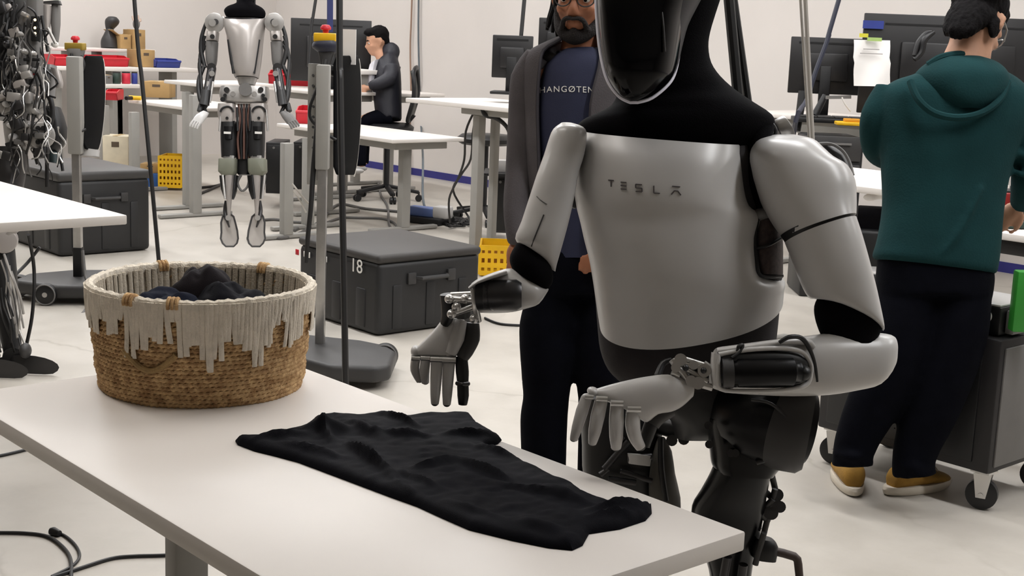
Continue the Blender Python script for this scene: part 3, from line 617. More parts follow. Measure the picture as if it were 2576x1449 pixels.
for k, (x, y) in enumerate(((1905, 1090), (1912, 1112), (1920, 1134), (1928, 1155))): ptube(MB(), [(x-25, y+8, 2.625, 7), (x+10, y-4, 2.62, 8), (x+55, y-26, 2.635, 7)], 3).build('cooling_fin', M_black, th)
for x, y in ((1782, 1070), (1784, 1118), (1838, 1140), (1850, 1140), (1880, 1120)): MB().cyl(at(x, y, 2.63), at(x, y, 2.65), .008, 12).build('bolt', M_gun, th)
sh = MB().eloft([(1795, 1178, 1935, 1195, 2.72, .07), (1785, 1200, 1932, 1210, 2.73, .07), (1765, 1235, 1925, 1250, 2.75, .066), (1742, 1275, 1918, 1300, 2.78, .062), (1745, 1330, 1908, 1350, 2.8, .058), (1770, 1390, 1895, 1400, 2.83, .052), (1790, 1470, 1885, 1480, 2.86, .048), (1800, 1640, 1880, 1650, 2.92, .045)], 28, 2.6, 3).build('shin', M_shin, rob)
for x, y in ((1850, 1200), (1868, 1242), (1856, 1296)): pell(MB(), x, y, 2.71 if y < 1250 else 2.735, 7, 5, .006).build('bolt', M_chrome, sh)
truss = MB()
for a, b in (((1938, 1180), (1950, 1230)), ((1950, 1230), (1922, 1340)), ((1912, 1220), (1908, 1330)), ((1912, 1225), (1945, 1255)), ((1945, 1255), (1910, 1290)), ((1910, 1290), (1932, 1310)), ((1922, 1340), (1900, 1420))): ptube(truss, [(*a, 2.74, 8), (*b, 2.76, 8)])
truss.build('shin_truss', M_dk, rob)
ka = MB()
for x, y, r in ((1945, 1180, 13), (1955, 1245, 16), (1962, 1275, 15), (1940, 1290, 18), (1950, 1262, 14)): ka.cyl(at(x, y, 2.74), at(x, y, 2.79), r*2.75/FPX, 16)
ka.build('knee_actuator', M_dk, rob)
an = MB().eloft([(1896, 1350, 1945, 1356, 2.78, .03), (1890, 1375, 1955, 1372, 2.78, .035), (1896, 1404, 1950, 1410, 2.78, .03)], 16, 3, 2).build('calf_actuator', M_black, rob)
ptube(MB(), [(1945, 1386, 2.78, 11), (1998, 1400, 2.78, 11), (2008, 1420, 2.78, 11), (2012, 1470, 2.78, 10)], 2).build('ankle_hose', mat('hose_brown', (70, 58, 52), .6), rob)
for a, b in (((1830, 1400), (1800, 1560)), ((1870, 1420), (1850, 1560))): ptube(MB(), [(*a, 2.76, 12), (*b, 2.8, 12)]).build('calf_rod', M_gun, rob)
# other leg
ol = MB().eloft([(1470, 1000, 1650, 1000, 2.98, .06), (1462, 1060, 1665, 1070, 2.98, .075), (1464, 1120, 1660, 1130, 2.98, .075), (1468, 1200, 1660, 1220, 2.99, .07), (1500, 1290, 1650, 1300, 3.02, .06), (1530, 1420, 1640, 1420, 3.06, .05), (1550, 1560, 1630, 1560, 3.1, .045)], 24, 3, 3).build('thigh', M_black, rob)
MB().eloft([(1655, 1100, 1672, 1100, 2.92, .012), (1642, 1140, 1690, 1135, 2.915, .02), (1634, 1190, 1698, 1190, 2.915, .022), (1632, 1240, 1712, 1252, 2.915, .02), (1640, 1290, 1712, 1300, 2.93, .02)], 14, 3, 2).build('leg_cover', mat('olive_grey_plastic', (82, 79, 74), .7), rob)
ptube(MB(), [(1662, 1100, 2.89, 7), (1664, 1180, 2.885, 8), (1676, 1260, 2.885, 7)], 3).build('leg_cable', M_black, rob)
ot = MB()
for a, b, r in (((1580, 1110), (1520, 1180), 9), ((1530, 1180), (1510, 1195), 8), ((1540, 1130), (1570, 1100), 6), ((1580, 1155), (1640, 1150), 10), ((1560, 1185), (1640, 1210), 7), ((1530, 1205), (1600, 1215), 8)): ptube(ot, [(*a, 2.89, r), (*b, 2.89, r)])
ot.build('thigh_linkage', M_gun, rob)
MB().eloft([(1578, 1140, 1640, 1146, 2.89, .01), (1580, 1165, 1636, 1172, 2.89, .012)], 12, 4, 1).build('thigh_plate', M_white, rob)
ptube(MB(), [(1640, 1060, 2.95, 24), (1720, 1080, 2.9, 26), (1800, 1040, 2.85, 22)], 3).build('hip_link', M_black, rob)
for x, y in ((1720, 1105), (1640, 1050), (1690, 1108)): MB().cyl(at(x, y, 2.84), at(x, y, 2.88), .012, 12).build('bolt', M_dk, rob)
# lower legs and feet (hidden behind the table)
for (px, py, D, side) in ((1838, 1640, 2.93, 1), (1590, 1560, 3.1, -1)):
    k = at(px, py, D); ft = Vector((k.x, k.y, .05))
    MB().tube([k, (k.x+.01, k.y+.01, .3), (k.x, k.y, .08)], [.045, .042, .035], 16).build('lower_shin', M_black, rob)
    d = Vector((-FW.x, -FW.y, 0)).normalized(); M = Matrix((Vector((-d.y, d.x, 0)), d, Vector((0, 0, 1)))).transposed()
    f = MB(); f.ell(ft+d*.05, (.05, .13, .05), M, 20, 10); fv = f.v
    for v in f.v: v.z = max(v.z, .001)
    f.build('foot', M_dk, rob)
# ---------------------------------------------------------------- people
def PB(mb, pts, smooth=2, n=14): return ptube(mb, pts, smooth, n)
def join_skin(mb, name, m, parent, vox=.009, sm=3): return mb.build(name, m, parent, remesh=vox, sm=sm)
def hand_blob(mb, px, py, D, ang, L, curl=.02, flip=1):
    """palm with four unequal bent fingers and a side thumb; ang: image angle the fingers point to (0 right, 90 up)"""
    s = FPX/D; ca, sa = math.cos(math.radians(ang)), math.sin(math.radians(ang))
    def P(u, v, w=0): return at(px+(u*ca-v*sa)*s, py-(u*sa+v*ca)*s, D+w)
    W = L*.42
    mb.ell(P(L*.25, 0), (L*.27, W*.5, L*.13), VM@Matrix.Rotation(math.radians(ang), 3, 'Z'))
    for k, (v, l) in enumerate(((-.36, .40), (-.12, .5), (.12, .54), (.36, .48))):
        v *= W
        mb.tube([P(L*.38, v*.9), P(L*.5, v, -.004), P(L*(.5+l*.45), v*1.08, curl*.5), P(L*(.5+l*.8), v*1.1, curl*1.6)], [L*.052, L*.055, L*.048, L*.038], 10, smooth=2)
    mb.tube([P(L*.08, flip*W*.4), P(L*.26, flip*W*.72, -.006), P(L*.45, flip*W*.78, .002), P(L*.56, flip*W*.7, .01)], [L*.065, L*.062, L*.052, L*.042], 10, smooth=2)
def head_blob(mb, c, M, s=1.0, neck=None):
    """adult head; M columns: right of the face, up, out of the face; c centre of the skull, s = 1 for a 0.23 m head"""
    def p(x, y, z): return c+M@Vector((x*s, y*s, z*s))
    def e(x, y, z, a, b, d): mb.ell(p(x, y, z), (a*s, b*s, d*s), M, 18, 12)
    e(0, .028, -.012, .076, .088, .095); e(0, -.028, .012, .064, .07, .078); e(0, -.075, .028, .046, .04, .052); e(0, -.098, .056, .024, .017, .02)
    e(0, .012, .068, .058, .02, .02); e(-.036, -.03, .062, .024, .02, .018); e(.036, -.03, .062, .024, .02, .018)
    mb.tube([p(0, .004, .082), p(0, -.02, .096), p(0, -.038, .104)], [.009*s, .011*s, .013*s], 10); e(-.012, -.042, .09, .009, .008, .011); e(.012, -.042, .09, .009, .008, .011)
    e(0, -.066, .084, .024, .0065, .012); e(0, -.077, .081, .02, .007, .011)
    for q in (-1, 1):
        mb.tube([p(q*.073, .012, -.005), p(q*.083, .008, -.016), p(q*.082, -.02, -.014), p(q*.072, -.036, -.002)], [.008*s, .010*s, .009*s, .006*s], 8, smooth=2)
def eyes(parent, c, M, s=1.0, look=0):
    for q in (-1, 1):
        mb = MB(); mb.ell(c+M@Vector((q*.032*s, -.002*s, .074*s)), (.0125*s, .0095*s, .009*s), M, 12, 8)
        ey = mb.build('eye', mat('eye_white', (214, 206, 200), .25), parent)
        MB().ell(c+M@Vector((q*.032*s+look, -.003*s, .0815*s)), (.0055*s, .0055*s, .003*s), M, 10, 6).build('iris', M_hair, ey)
        b = MB(); b.tube([c+M@Vector((q*x*s, y*s, z*s)) for x, y, z in ((.014, .016, .086), (.03, .022, .084), (.048, .016, .072))], [.004*s, .005*s, .003*s], 8, smooth=2); b.build('eyebrow', M_hair, parent)
def faceM(yaw, pitch, roll=0):
    """yaw 0: faces the camera, +90: faces the right of the picture; pitch > 0 looks down"""
    f = Vector((-FW.x, -FW.y, 0)).normalized(); up = Vector((0, 0, 1)); rt = Vector((RT.x, RT.y, 0)).normalized()
    B = Matrix((rt, up, f)).transposed()
    return B@Matrix.Rotation(math.radians(yaw), 3, 'Y')@Matrix.Rotation(math.radians(pitch), 3, 'X')@Matrix.Rotation(math.radians(roll), 3, 'Z')

# ---- bearded man behind the robot
BD = 4.1
bm_ = thing('person', 'bearded man in an open dark grey hoodie and navy t-shirt, standing behind the robot', 'person', (at(1440, 900, BD).x, at(1440, 900, BD).y, 0))
c1 = at(1460, -8, BD); FM1 = faceM(-14, 6, 0)
skin = MB(); head_blob(skin, c1, FM1, 1.02)
PB(skin, [(1462, 60, BD+.02, 48), (1458, 110, BD+.03, 46), (1455, 155, BD+.04, 52), (1455, 190, BD+.05, 62)])
skin.eloft([(1350, 170, 1570, 165, BD+.05, .06), (1345, 300, 1580, 300, BD+.05, .07), (1360, 480, 1570, 480, BD+.05, .07), (1370, 640, 1560, 640, BD+.05, .07), (1380, 720, 1555, 720, BD+.05, .06)], 24, 2.2, 2)
PB(skin, [(1355, 175, BD+.04, 36), (1322, 300, BD+.06, 28), (1306, 420, BD+.04, 24), (1296, 530, BD-.02, 20), (1302, 610, BD-.05, 17)])
PB(skin, [(1565, 175, BD+.04, 36), (1592, 300, BD+.06, 28), (1596, 430, BD+.02, 24), (1580, 540, BD-.06, 20), (1555, 628, BD-.12, 17)])
hand_blob(skin, 1556, 630, BD-.13, 203, .14, .015, -1); hand_blob(skin, 1303, 606, BD-.05, 268, .17, .015, 1)
PB(skin, [(1405, 690, BD+.04, 50), (1375, 900, BD+.03, 36), (1372, 1120, BD+.06, 26), (1370, 1320, BD+.09, 22)]); PB(skin, [(1512, 690, BD+.04, 50), (1510, 900, BD+.03, 36), (1505, 1120, BD+.06, 26), (1505, 1310, BD+.09, 22)])
body = join_skin(skin, 'body', M_skin2, bm_, .0075, 4)
eyes(body, c1, FM1, 1.02)
def bl(x, y, z): return c1+FM1@Vector((x*1.02, y*1.02, z*1.02))
bd = MB()
bd.tube([bl(-.07, -.02, .0), bl(-.062, -.062, .022), bl(-.042, -.094, .05), bl(0, -.112, .064), bl(.042, -.094, .05), bl(.062, -.062, .022), bl(.07, -.02, 0)], [.005, .013, .02, .024, .02, .013, .005], 12, smooth=4)
bd.ell(bl(0, -.104, .066), (.03, .022, .024), FM1)
bd.tube([bl(-.038, -.09, .07), bl(-.03, -.062, .087), bl(-.014, -.054, .096), bl(0, -.056, .098), bl(.014, -.054, .096), bl(.03, -.062, .087), bl(.038, -.09, .07)], [.01, .008, .0075, .006, .0075, .008, .01], 10, smooth=3)
bd.ell(bl(0, -.09, .083), (.011, .01, .008), FM1)
bd.build('beard', mat('beard_hair', (26, 19, 18), .8, 0, .15, 60, .6, 220), bm_, remesh=.005, sm=1)
hr_ = MB(); hr_.ell(bl(0, .05, -.026), (.083, .085, .094), FM1, 24, 16); hr_.ell(bl(-.07, .0, -.03), (.018, .06, .05), FM1); hr_.ell(bl(.07, .0, -.03), (.018, .06, .05), FM1)
rough(hr_.build('hair', M_hair, bm_, remesh=.006, sm=2), .005, 70, 1, (1, 1, .3))
for k, (x, y, d, e) in enumerate(((1408, 20, .05, -18), (1402, 8, .07, -24), (1414, 30, .09, -12), (1396, 14, .1, -20))):
    ptube(MB(), [(x, y-40, BD+d, 8), (x-4, y, BD+d, 8), (x-8+e*.3, y+34, BD+d, 7), (x+e, y+62, BD+d, 4)], 4).build('dreadlock', M_hair, bm_)
gl = MB()
for q in (-1, 1):
    gl.tube([bl(q*(.034+.024*math.cos(t)), -.002+.019*math.sin(t), .092-.012*abs(math.cos(t))*(1 if math.cos(t) > 0 else 0)) for t in [2*PI*k/18 for k in range(19)]], .0022, 6)
gl.tube([bl(-.01, .004, .097), bl(0, .008, .1), bl(.01, .004, .097)], .002, 6)
for q in (-1, 1): gl.tube([bl(q*.058, .004, .084), bl(q*.078, .006, .04), bl(q*.08, .004, -.01)], .002, 6)
gl.build('glasses', M_dk, bm_)
ts = MB(); ts.eloft([(1412, 128, 1510, 124, BD+.03, .055), (1385, 150, 1545, 146, BD+.03, .08), (1360, 190, 1575, 186, BD+.03, .098), (1345, 280, 1590, 280, BD+.03, .108), (1352, 400, 1586, 400, BD+.03, .108), (1365, 520, 1580, 520, BD+.03, .11), (1368, 650, 1572, 650, BD+.03, .112)], 36, 2.2, 3)
tshirt = ts.build('t_shirt', mat('navy_t_shirt', (50, 53, 74), .85, 0, .06, 10, .1, 300, spec=.2), bm_)
MB().tube([at(1455, 132, BD+.03)+RT*.061*math.cos(t)-FW*.062*math.sin(t)-DN*(-.012*math.sin(t)) for t in [2*PI*k/24 for k in range(25)]], .006, 8).build('collar', mat('navy_rib', (34, 32, 48), .85), tshirt)
text('HANGØTEN', M_print, tshirt, 'shirt_lettering', at(1427, 221, BD-.1), RT*1+DN*.05, -DN, .0255, tshirt, 1.2)
jm = mat('dark_grey_fleece', (84, 80, 82), .9, 0, .07, 12, .2, 200, spec=.15)
jk = MB(); secs = [(1408, 98, 1520, 92, BD+.05, .07, -2.6), (1372, 112, 1560, 108, BD+.045, .085, -2.45), (1328, 138, 1588, 132, BD+.045, .1, -2.35), (1318, 190, 1606, 185, BD+.04, .115, -2.3), (1322, 280, 1606, 275, BD+.04, .128, -2.25), (1324, 400, 1604, 400, BD+.04, .13, -2.2), (1326, 520, 1604, 520, BD+.04, .134, -2.1), (1330, 600, 1600, 600, BD+.04, .138, -1.95), (1334, 640, 1596, 640, BD+.04, .136, -1.9)]
GL = [.75, .75, .8, .84, .93, .91, .9, .9, .9]; GR = [.6, .5, .4, .28, .12, .1, .1, .1, .1]
S2 = crsub([(at(q[0], q[1], q[4]), at(q[2], q[3], q[4]), q[5], gl, gr) for q, gl, gr in zip(secs, GL, GR)], 3); rings = []
for l, r, rd, gl, gr in S2:
    c = (l+r)/2; a = (r-l)/2; t0 = -PI/2+gr; t1 = -PI/2-gl+2*PI
    rings.append([c+a*math.cos(t)+FW*rd*math.sin(t) for t in [t0+(t1-t0)*k/40 for k in range(41)]])
jk.loft(rings, False, False)
jacket = jk.build('hoodie', jm, bm_, solid=.012, off=0)
for k in (0, 40): MB().tube([r[k] for r in rings], .006, 6).build('zip_edge', mat('hoodie_zip', (48, 44, 50), .6), jacket)
hw = MB(); hw.tube([rings[-1][k] for k in range(41)], .013, 8); hw.build('hem_band', M_fabg, jacket)
PB(MB(), [(1356, 140, BD+.04, 34), (1330, 200, BD+.06, 46), (1318, 300, BD+.06, 40), (1310, 420, BD+.04, 38), (1300, 520, BD-.01, 34), (1302, 590, BD-.05, 29), (1303, 606, BD-.05, 25)], 4, 20).build('sleeve', jm, bm_)
PB(MB(), [(1562, 140, BD+.04, 34), (1584, 200, BD+.06, 44), (1596, 300, BD+.06, 40), (1596, 420, BD+.03, 38), (1576, 520, BD-.05, 34), (1560, 600, BD-.12, 30), (1548, 622, BD-.125, 27)], 4, 20).build('sleeve', jm, bm_)
hd_ = MB(); hd_.tube([at(1460, 140, BD+.06)+RT*.105*math.cos(t)+FW*.075*math.sin(t)+Vector((0, 0, .03*math.sin(t))) for t in [-.9+(PI+1.8)*k/16 for k in range(17)]], [.012+.03*math.sin(PI*k/16) for k in range(17)], 12); hd_.build('hood', jm, jacket)
tr = MB(); tr.eloft([(1345, 630, 1588, 630, BD+.04, .115), (1340, 680, 1590, 680, BD+.04, .12), (1345, 740, 1588, 740, BD+.04, .12)], 28, 2.2, 2)
for q in ([(1402, 720, BD+.04, 66), (1378, 820, BD+.02, 72), (1376, 920, BD+.01, 66), (1374, 1000, BD+.02, 58), (1368, 1060, BD+.03, 60), (1368, 1180, BD+.05, 56), (1366, 1310, BD+.08, 54)], [(1520, 720, BD+.04, 66), (1512, 820, BD+.02, 70), (1506, 920, BD+.01, 60), (1508, 1000, BD+.02, 54), (1508, 1100, BD+.03, 54), (1506, 1180, BD+.05, 54), (1505, 1300, BD+.08, 54)]): PB(tr, q, 4, 24)
join_skin(tr, 'trousers', M_navy, bm_, .011, 2)
def shoe(parent, ankle, d, L, mu, ms, name='shoe', w=.048):
    d = Vector(d).normalized(); M = Matrix((Vector((d.y, -d.x, 0)), d, Vector((0, 0, 1)))).transposed(); a = Vector((ankle[0], ankle[1], 0))
    def P(x, y, z): return a+M@Vector((x, y, z))
    up = MB(); rings = []
    for y, hw_, h in ((-.085, .012, .05), (-.08, .03, .085), (-.05, .04, .105), (0, .044, .1), (.05, .046, .085), (.1, .047, .068), (.14, .042, .056), (.165, .025, .045), (.172, .008, .035)):
        y *= L/.27; hw_ *= w/.048
        rings.append([P(hw_*math.copysign(abs(math.cos(t))**.8, math.cos(t)), y, .022+max(0, (h-.022)*(.5+.5*math.sin(t)))) for t in [2*PI*k/18 for k in range(18)]])
    s_ = up.loft(rings).build(name, mu, parent, sub=1)
    so = MB(); rings = []
    for z, k in ((.001, .96), (.006, 1.04), (.022, 1.08), (.032, 1.04)):
        ring = []
        for t in [2*PI*q/28 for q in range(28)]:
            y = math.sin(t); x = math.cos(t); ww = w*(.95+.12*y if y > -.2 else .9)*(1-.25*max(0, y)**3)
            ring.append(P(x*ww*k, (.04+y*.14*k)*L/.27, z+(.012 if y > .9 and z < .01 else 0)))
        rings.append(ring)
    so.loft(rings).build('sole', ms, s_)
    lc = MB()
    for q in range(4):
        y = (.04+q*.022)*L/.27; z = .1-q*.009
        lc.tube([P(-.02, y, z-.006), P(0, y+.004, z+.004), P(.02, y, z-.006)], .0028, 6)
    lc.build('laces', ms, s_)
    return s_
kf = at(1366, 1300, BD+.08); shoe(bm_, (kf.x, kf.y), (-FW.x-.3, -FW.y, 0), .27, M_dk, M_white)
kf = at(1505, 1300, BD+.08); shoe(bm_, (kf.x, kf.y), (-FW.x+.1, -FW.y, 0), .27, M_dk, M_white)

# ---- man in the green hoodie, seen from behind
GD = 4.56
gm = thing('person', 'man in a dark green hoodie and navy trousers, back turned, at the black tool cart', 'person', (at(2270, 900, GD).x, at(2270, 900, GD).y, 0))
c2 = at(2458, 58, GD-.0); FM2 = faceM(138, 38, 0)
sk = MB(); head_blob(sk, c2, FM2, 1.12)
PB(sk, [(2452, 60, GD, 52), (2440, 120, GD, 54), (2425, 170, GD, 62), (2405, 220, GD, 70)])
sk.eloft([(2250, 230, 2560, 230, GD, .06), (2240, 400, 2530, 400, GD, .07), (2240, 560, 2500, 560, GD, .07), (2230, 700, 2490, 700, GD, .07)], 24, 2.2, 2)
PB(sk, [(2262, 240, GD, 22), (2212, 300, GD+.02, 26), (2206, 360, GD+.06, 25), (2220, 400, GD+.2, 20), (2260, 420, GD+.34, 16)])
PB(sk, [(2540, 245, GD, 22), (2590, 360, GD, 26), (2588, 440, GD+.04, 24), (2576, 490, GD+.16, 20), (2566, 520, GD+.22, 17)])
hand_blob(sk, 2566, 516, GD+.23, 220, .17, .015); hand_blob(sk, 2262, 420, GD+.34, 20, .17, .015)
PB(sk, [(2290, 720, GD, 50), (2250, 900, GD, 36), (2170, 1080, GD+.02, 26), (2145, 1170, GD+.03, 22)]); PB(sk, [(2420, 720, GD, 50), (2390, 900, GD, 36), (2330, 1080, GD, 26), (2300, 1180, GD, 22)])
body2 = join_skin(sk, 'body', M_skin, gm, .0085, 4)
eyes(body2, c2, FM2, 1.12)
def h2(x, y, z): return c2+FM2@Vector((x*1.12, y*1.12, z*1.12))
hh = MB(); hh.ell(h2(0, .045, -.022), (.091, .092, .104), FM2, 24, 16); hh.ell(h2(0, -.025, -.062), (.076, .07, .05), FM2); hh.ell(h2(0, .075, .05), (.07, .04, .048), FM2); hh.ell(h2(0, -.01, -.045), (.085, .05, .04), FM2); hh.ell(h2(0, -.05, -.07), (.068, .06, .04), FM2); hh.ell(h2(0, .06, -.05), (.092, .085, .085), FM2)
hh.ell(h2(.07, -.03, -.02), (.016, .04, .03), FM2); hh.ell(h2(-.07, -.03, -.02), (.016, .04, .03), FM2); hh.ell(h2(0, -.075, -.075), (.06, .05, .03), FM2)
hair = rough(hh.build('hair', M_hair, gm, remesh=.005, sm=2), .0045, 75, 3, (1, 1, .25))
st = MB(); rr2 = random.Random(5)
g2 = MB()
for q in (-1, 1):
    g2.tube([h2(q*(.034+.024*math.cos(t)), -.002+.018*math.sin(t), .098-.014*max(0, math.cos(t))) for t in [2*PI*k/16 for k in range(17)]], .0022, 6)
    g2.tube([h2(q*.058, .004, .088), h2(q*.079, .008, .04), h2(q*.082, .006, -.008)], .0024, 6)
g2.tube([h2(-.01, .004, .1), h2(.01, .004, .1)], .002, 6); g2.build('glasses', M_alu, gm)
M_green = mat('dark_green_fleece', (24, 56, 58), .92, 0, .08, 8, .15, 160, spec=.12)
gh = MB()
gh.eloft([(2330, 172, 2480, 165, GD+.01, .075), (2290, 190, 2520, 180, GD+.01, .1), (2245, 205, 2562, 205, GD+.01, .115), (2215, 235, 2590, 240, GD, .128), (2206, 290, 2590, 300, GD, .135), (2214, 360, 2556, 380, GD, .135), (2220, 440, 2534, 450, GD, .132), (2222, 520, 2520, 530, GD, .134), (2210, 600, 2512, 620, GD, .14), (2198, 640, 2504, 680, GD, .142), (2202, 652, 2496, 690, GD, .128)], 36, 2.3, 3)
PB(gh, [(2240, 230, GD+.02, 40), (2208, 290, GD+.02, 42), (2202, 350, GD+.06, 38), (2212, 385, GD+.16, 33), (2250, 405, GD+.28, 28)], 4, 20)
PB(gh, [(2560, 240, GD, 44), (2584, 330, GD, 46), (2588, 420, GD+.03, 44), (2582, 470, GD+.1, 38), (2572, 510, GD+.2, 30)], 4, 20)
# drapery folds on the back and sleeves
for f in ([(2470, 470, GD-.128, 6), (2440, 530, GD-.137, 10), (2400, 600, GD-.14, 12), (2370, 640, GD-.14, 6)], [(2546, 380, GD-.03, 8), (2576, 392, GD-.05, 9), (2600, 385, GD-.03, 8)], [(2546, 430, GD-.02, 8), (2576, 440, GD-.03, 9), (2600, 436, GD, 8)]): PB(gh, f, 3, 10)
green = join_skin(gh, 'hoodie', M_green, gm, .0085, 3)
ho = MB()
ho.shell([(2350, 148, 2470, 146, GD-.03, .06), (2318, 168, 2508, 164, GD-.02, .11), (2296, 196, 2530, 196, GD-.01, .155), (2296, 232, 2528, 236, GD, .175), (2322, 262, 2500, 268, GD, .172), (2360, 284, 2465, 290, GD, .155)], 28, 2.2, 4)
hoodp = ho.build('hood', M_green, green, solid=.014)
MB().tube(T([(2290, 205, GD-.12), (2310, 250, GD-.155), (2350, 284, GD-.17), (2410, 296, GD-.172), (2470, 284, GD-.165), (2515, 250, GD-.14), (2535, 205, GD-.1)]), .012, 8, smooth=4).build('hood_seam', M_green, hoodp)
MB().tube(T([(2335, 165, GD-.06), (2370, 145, GD-.07), (2420, 138, GD-.06), (2465, 148, GD-.03), (2490, 170, GD+.0)]), .014, 8, smooth=4).build('hood_rim', M_green, hoodp)
gt = MB(); gt.eloft([(2212, 640, 2492, 665, GD, .12), (2206, 690, 2498, 700, GD, .128), (2208, 740, 2492, 745, GD, .13)], 28, 2.3, 2)
for q in ([(2286, 730, GD, 76), (2270, 830, GD-.01, 78), (2240, 930, GD-.01, 72), (2195, 1020, GD+.01, 66), (2162, 1090, GD+.02, 56), (2146, 1140, GD+.03, 50), (2145, 1172, GD+.03, 52)], [(2416, 730, GD, 76), (2404, 830, GD-.02, 80), (2376, 930, GD-.02, 76), (2340, 1030, GD-.01, 70), (2310, 1110, GD, 58), (2298, 1160, GD, 52), (2300, 1196, GD, 54)]): PB(gt, q, 4, 24)
gt.add([], []); PB(gt, [(2100, 1140, GD+.02, 10), (2150, 1150, GD-.05, 12), (2195, 1135, GD+.02, 10)], 3); PB(gt, [(2250, 1165, GD, 10), (2300, 1178, GD-.07, 12), (2348, 1160, GD, 10)], 3)
join_skin(gt, 'trousers', M_navy, gm, .0105, 2)
M_tan = mat('tan_suede', (158, 118, 44), .85, 0, .08, 30, .2, 300); M_sole = mat('cream_rubber_sole', (222, 212, 196), .6)
k1 = onz(2136, 1226, 0); shoe(gm, (k1.x, k1.y), (FW.x*1+.1, FW.y, 0), .29, M_tan, M_sole, w=.054)
k2 = onz(2285, 1236, 0); shoe(gm, (k2.x, k2.y), (FW.x*.45+RT.x*.8, FW.y*.45+RT.y*.8, 0), .29, M_tan, M_sole, w=.054)

# ---- seated man far behind
SD = 12.4
sm_ = thing('person', 'man in a black puffer jacket seated at the far desk behind the large monitor', 'person', (at(975, 330, SD).x, at(975, 330, SD).y, 0))
c3 = at(948, 104, SD); FM3 = faceM(-72, 12, 0)
s3 = MB(); head_blob(s3, c3, FM3, 1.08)
PB(s3, [(952, 120, SD, 13), (960, 148, SD, 14), (968, 165, SD, 18)])
s3.eloft([(940, 165, 1000, 160, SD, .08), (940, 220, 998, 225, SD, .1), (945, 290, 1000, 290, SD, .1)], 16, 2.2, 2)
PB(s3, [(985, 170, SD-.18, 12), (978, 200, SD-.2, 10), (945, 218, SD-.22, 8), (925, 222, SD-.2, 6)]); hand_blob(s3, 926, 222, SD-.2, 180, .18)
PB(s3, [(975, 292, SD-.1, 20), (930, 300, SD-.12, 18), (908, 320, SD-.12, 14), (910, 420, SD-.1, 9)]); PB(s3, [(975, 292, SD+.12, 20), (935, 300, SD+.12, 18), (918, 320, SD+.12, 14), (915, 415, SD+.1, 9)])
b3 = join_skin(s3, 'body', M_skin, sm_, .014, 3)
eyes(b3, c3, FM3, 1.08)
h3 = MB()
def hp(x, y, z): return c3+FM3@Vector((x*1.08, y*1.08, z*1.08))
h3.ell(hp(0, .05, -.024), (.088, .088, .1), FM3, 20, 12); h3.ell(hp(0, .0, -.07), (.07, .08, .04), FM3); h3.ell(hp(0, .085, .05), (.068, .035, .05), FM3); rough(h3.build('hair', M_hair, sm_, remesh=.012, sm=1), .006, 40, 2)
M_puf = mat('black_puffer', (24, 24, 34), .6, 0, .1, 10, .2, 40)
jj = MB()
jj.eloft([(945, 160, 985, 128, SD, .1), (940, 178, 1000, 146, SD, .15), (938, 205, 1008, 180, SD, .19), (940, 250, 1010, 240, SD, .2), (946, 300, 1010, 302, SD, .19)], 24, 2.3, 2)
jj.ell(at(982, 130, SD), (.09, .09, .06), VM)
PB(jj, [(985, 165, SD-.2, 19), (982, 195, SD-.24, 19), (950, 212, SD-.26, 16), (930, 216, SD-.24, 11)], 3, 16); PB(jj, [(990, 165, SD+.18, 19), (984, 195, SD+.22, 17), (950, 214, SD+.2, 14)], 3, 16)
join_skin(jj, 'jacket', M_puf, sm_, .018, 2)
MB().eloft([(930, 165, 956, 150, SD-.05, .1), (922, 200, 948, 195, SD-.05, .12), (922, 225, 944, 225, SD-.05, .1)], 14, 2, 2).build('shirt', mat('pale_shirt', (196, 194, 200), .8), sm_)
tt = MB(); PB(tt, [(985, 292, SD-.1, 24), (940, 300, SD-.12, 21), (910, 316, SD-.12, 18), (908, 360, SD-.11, 15), (908, 418, SD-.1, 13)], 3, 16); PB(tt, [(985, 292, SD+.12, 24), (945, 300, SD+.12, 21), (918, 316, SD+.12, 18), (915, 412, SD+.1, 13)], 3, 16); join_skin(tt, 'trousers', M_navy, sm_, .018, 2)
for (x, y, d) in ((906, 424, SD-.1), (914, 418, SD+.1)):
    mb = MB(); pell(mb, x-6, y+6, d, 16, 7, .05); mb.build('shoe', M_white, sm_)
# ---------------------------------------------------------------- transport cases
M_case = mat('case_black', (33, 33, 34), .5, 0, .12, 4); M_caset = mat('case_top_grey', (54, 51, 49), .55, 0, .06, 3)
def case(label, x0, x1, y0, y1, h, top):
    r = thing('transport_case', label, 'case', ((x0+x1)/2, (y0+y1)/2, 0))
    MB().box2((x0, y0, .004), (x1, y1, h*.9)).build('case_body', M_case, r, bevel=.03, seg=3)
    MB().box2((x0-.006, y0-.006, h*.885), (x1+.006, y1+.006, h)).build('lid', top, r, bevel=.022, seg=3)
    for t in (.18, .5, .82):
        MB().box2((x1-.01, y0+(y1-y0)*t-.03, .03), (x1+.007, y0+(y1-y0)*t+.03, h*.62)).build('rib', M_case, r, bevel=.008)
    for t in (.2, .5, .8):
        MB().box2((x0+(x1-x0)*t-.04, y0-.007, .03), (x0+(x1-x0)*t+.04, y0+.01, h*.55)).build('rib', M_case, r, bevel=.008)
    ym = (y0+y1)/2; z = h*.68
    hd = MB(); hd.tube([(x1+.004, ym-.1, z), (x1+.035, ym-.085, z), (x1+.035, ym+.085, z), (x1+.004, ym+.1, z)], .011, 8); hb = hd.build('handle', M_dk, r)
    for q in (-1, 1): MB().box((x1+.008, ym+q*.13, z), (.016, .05, .06)).build('latch', M_dk, hb, bevel=.004)
    return r
c18 = case('large black transport case marked 18 standing behind the basket', -6.19, -5.46, 3.99, 4.66, .42, M_caset)
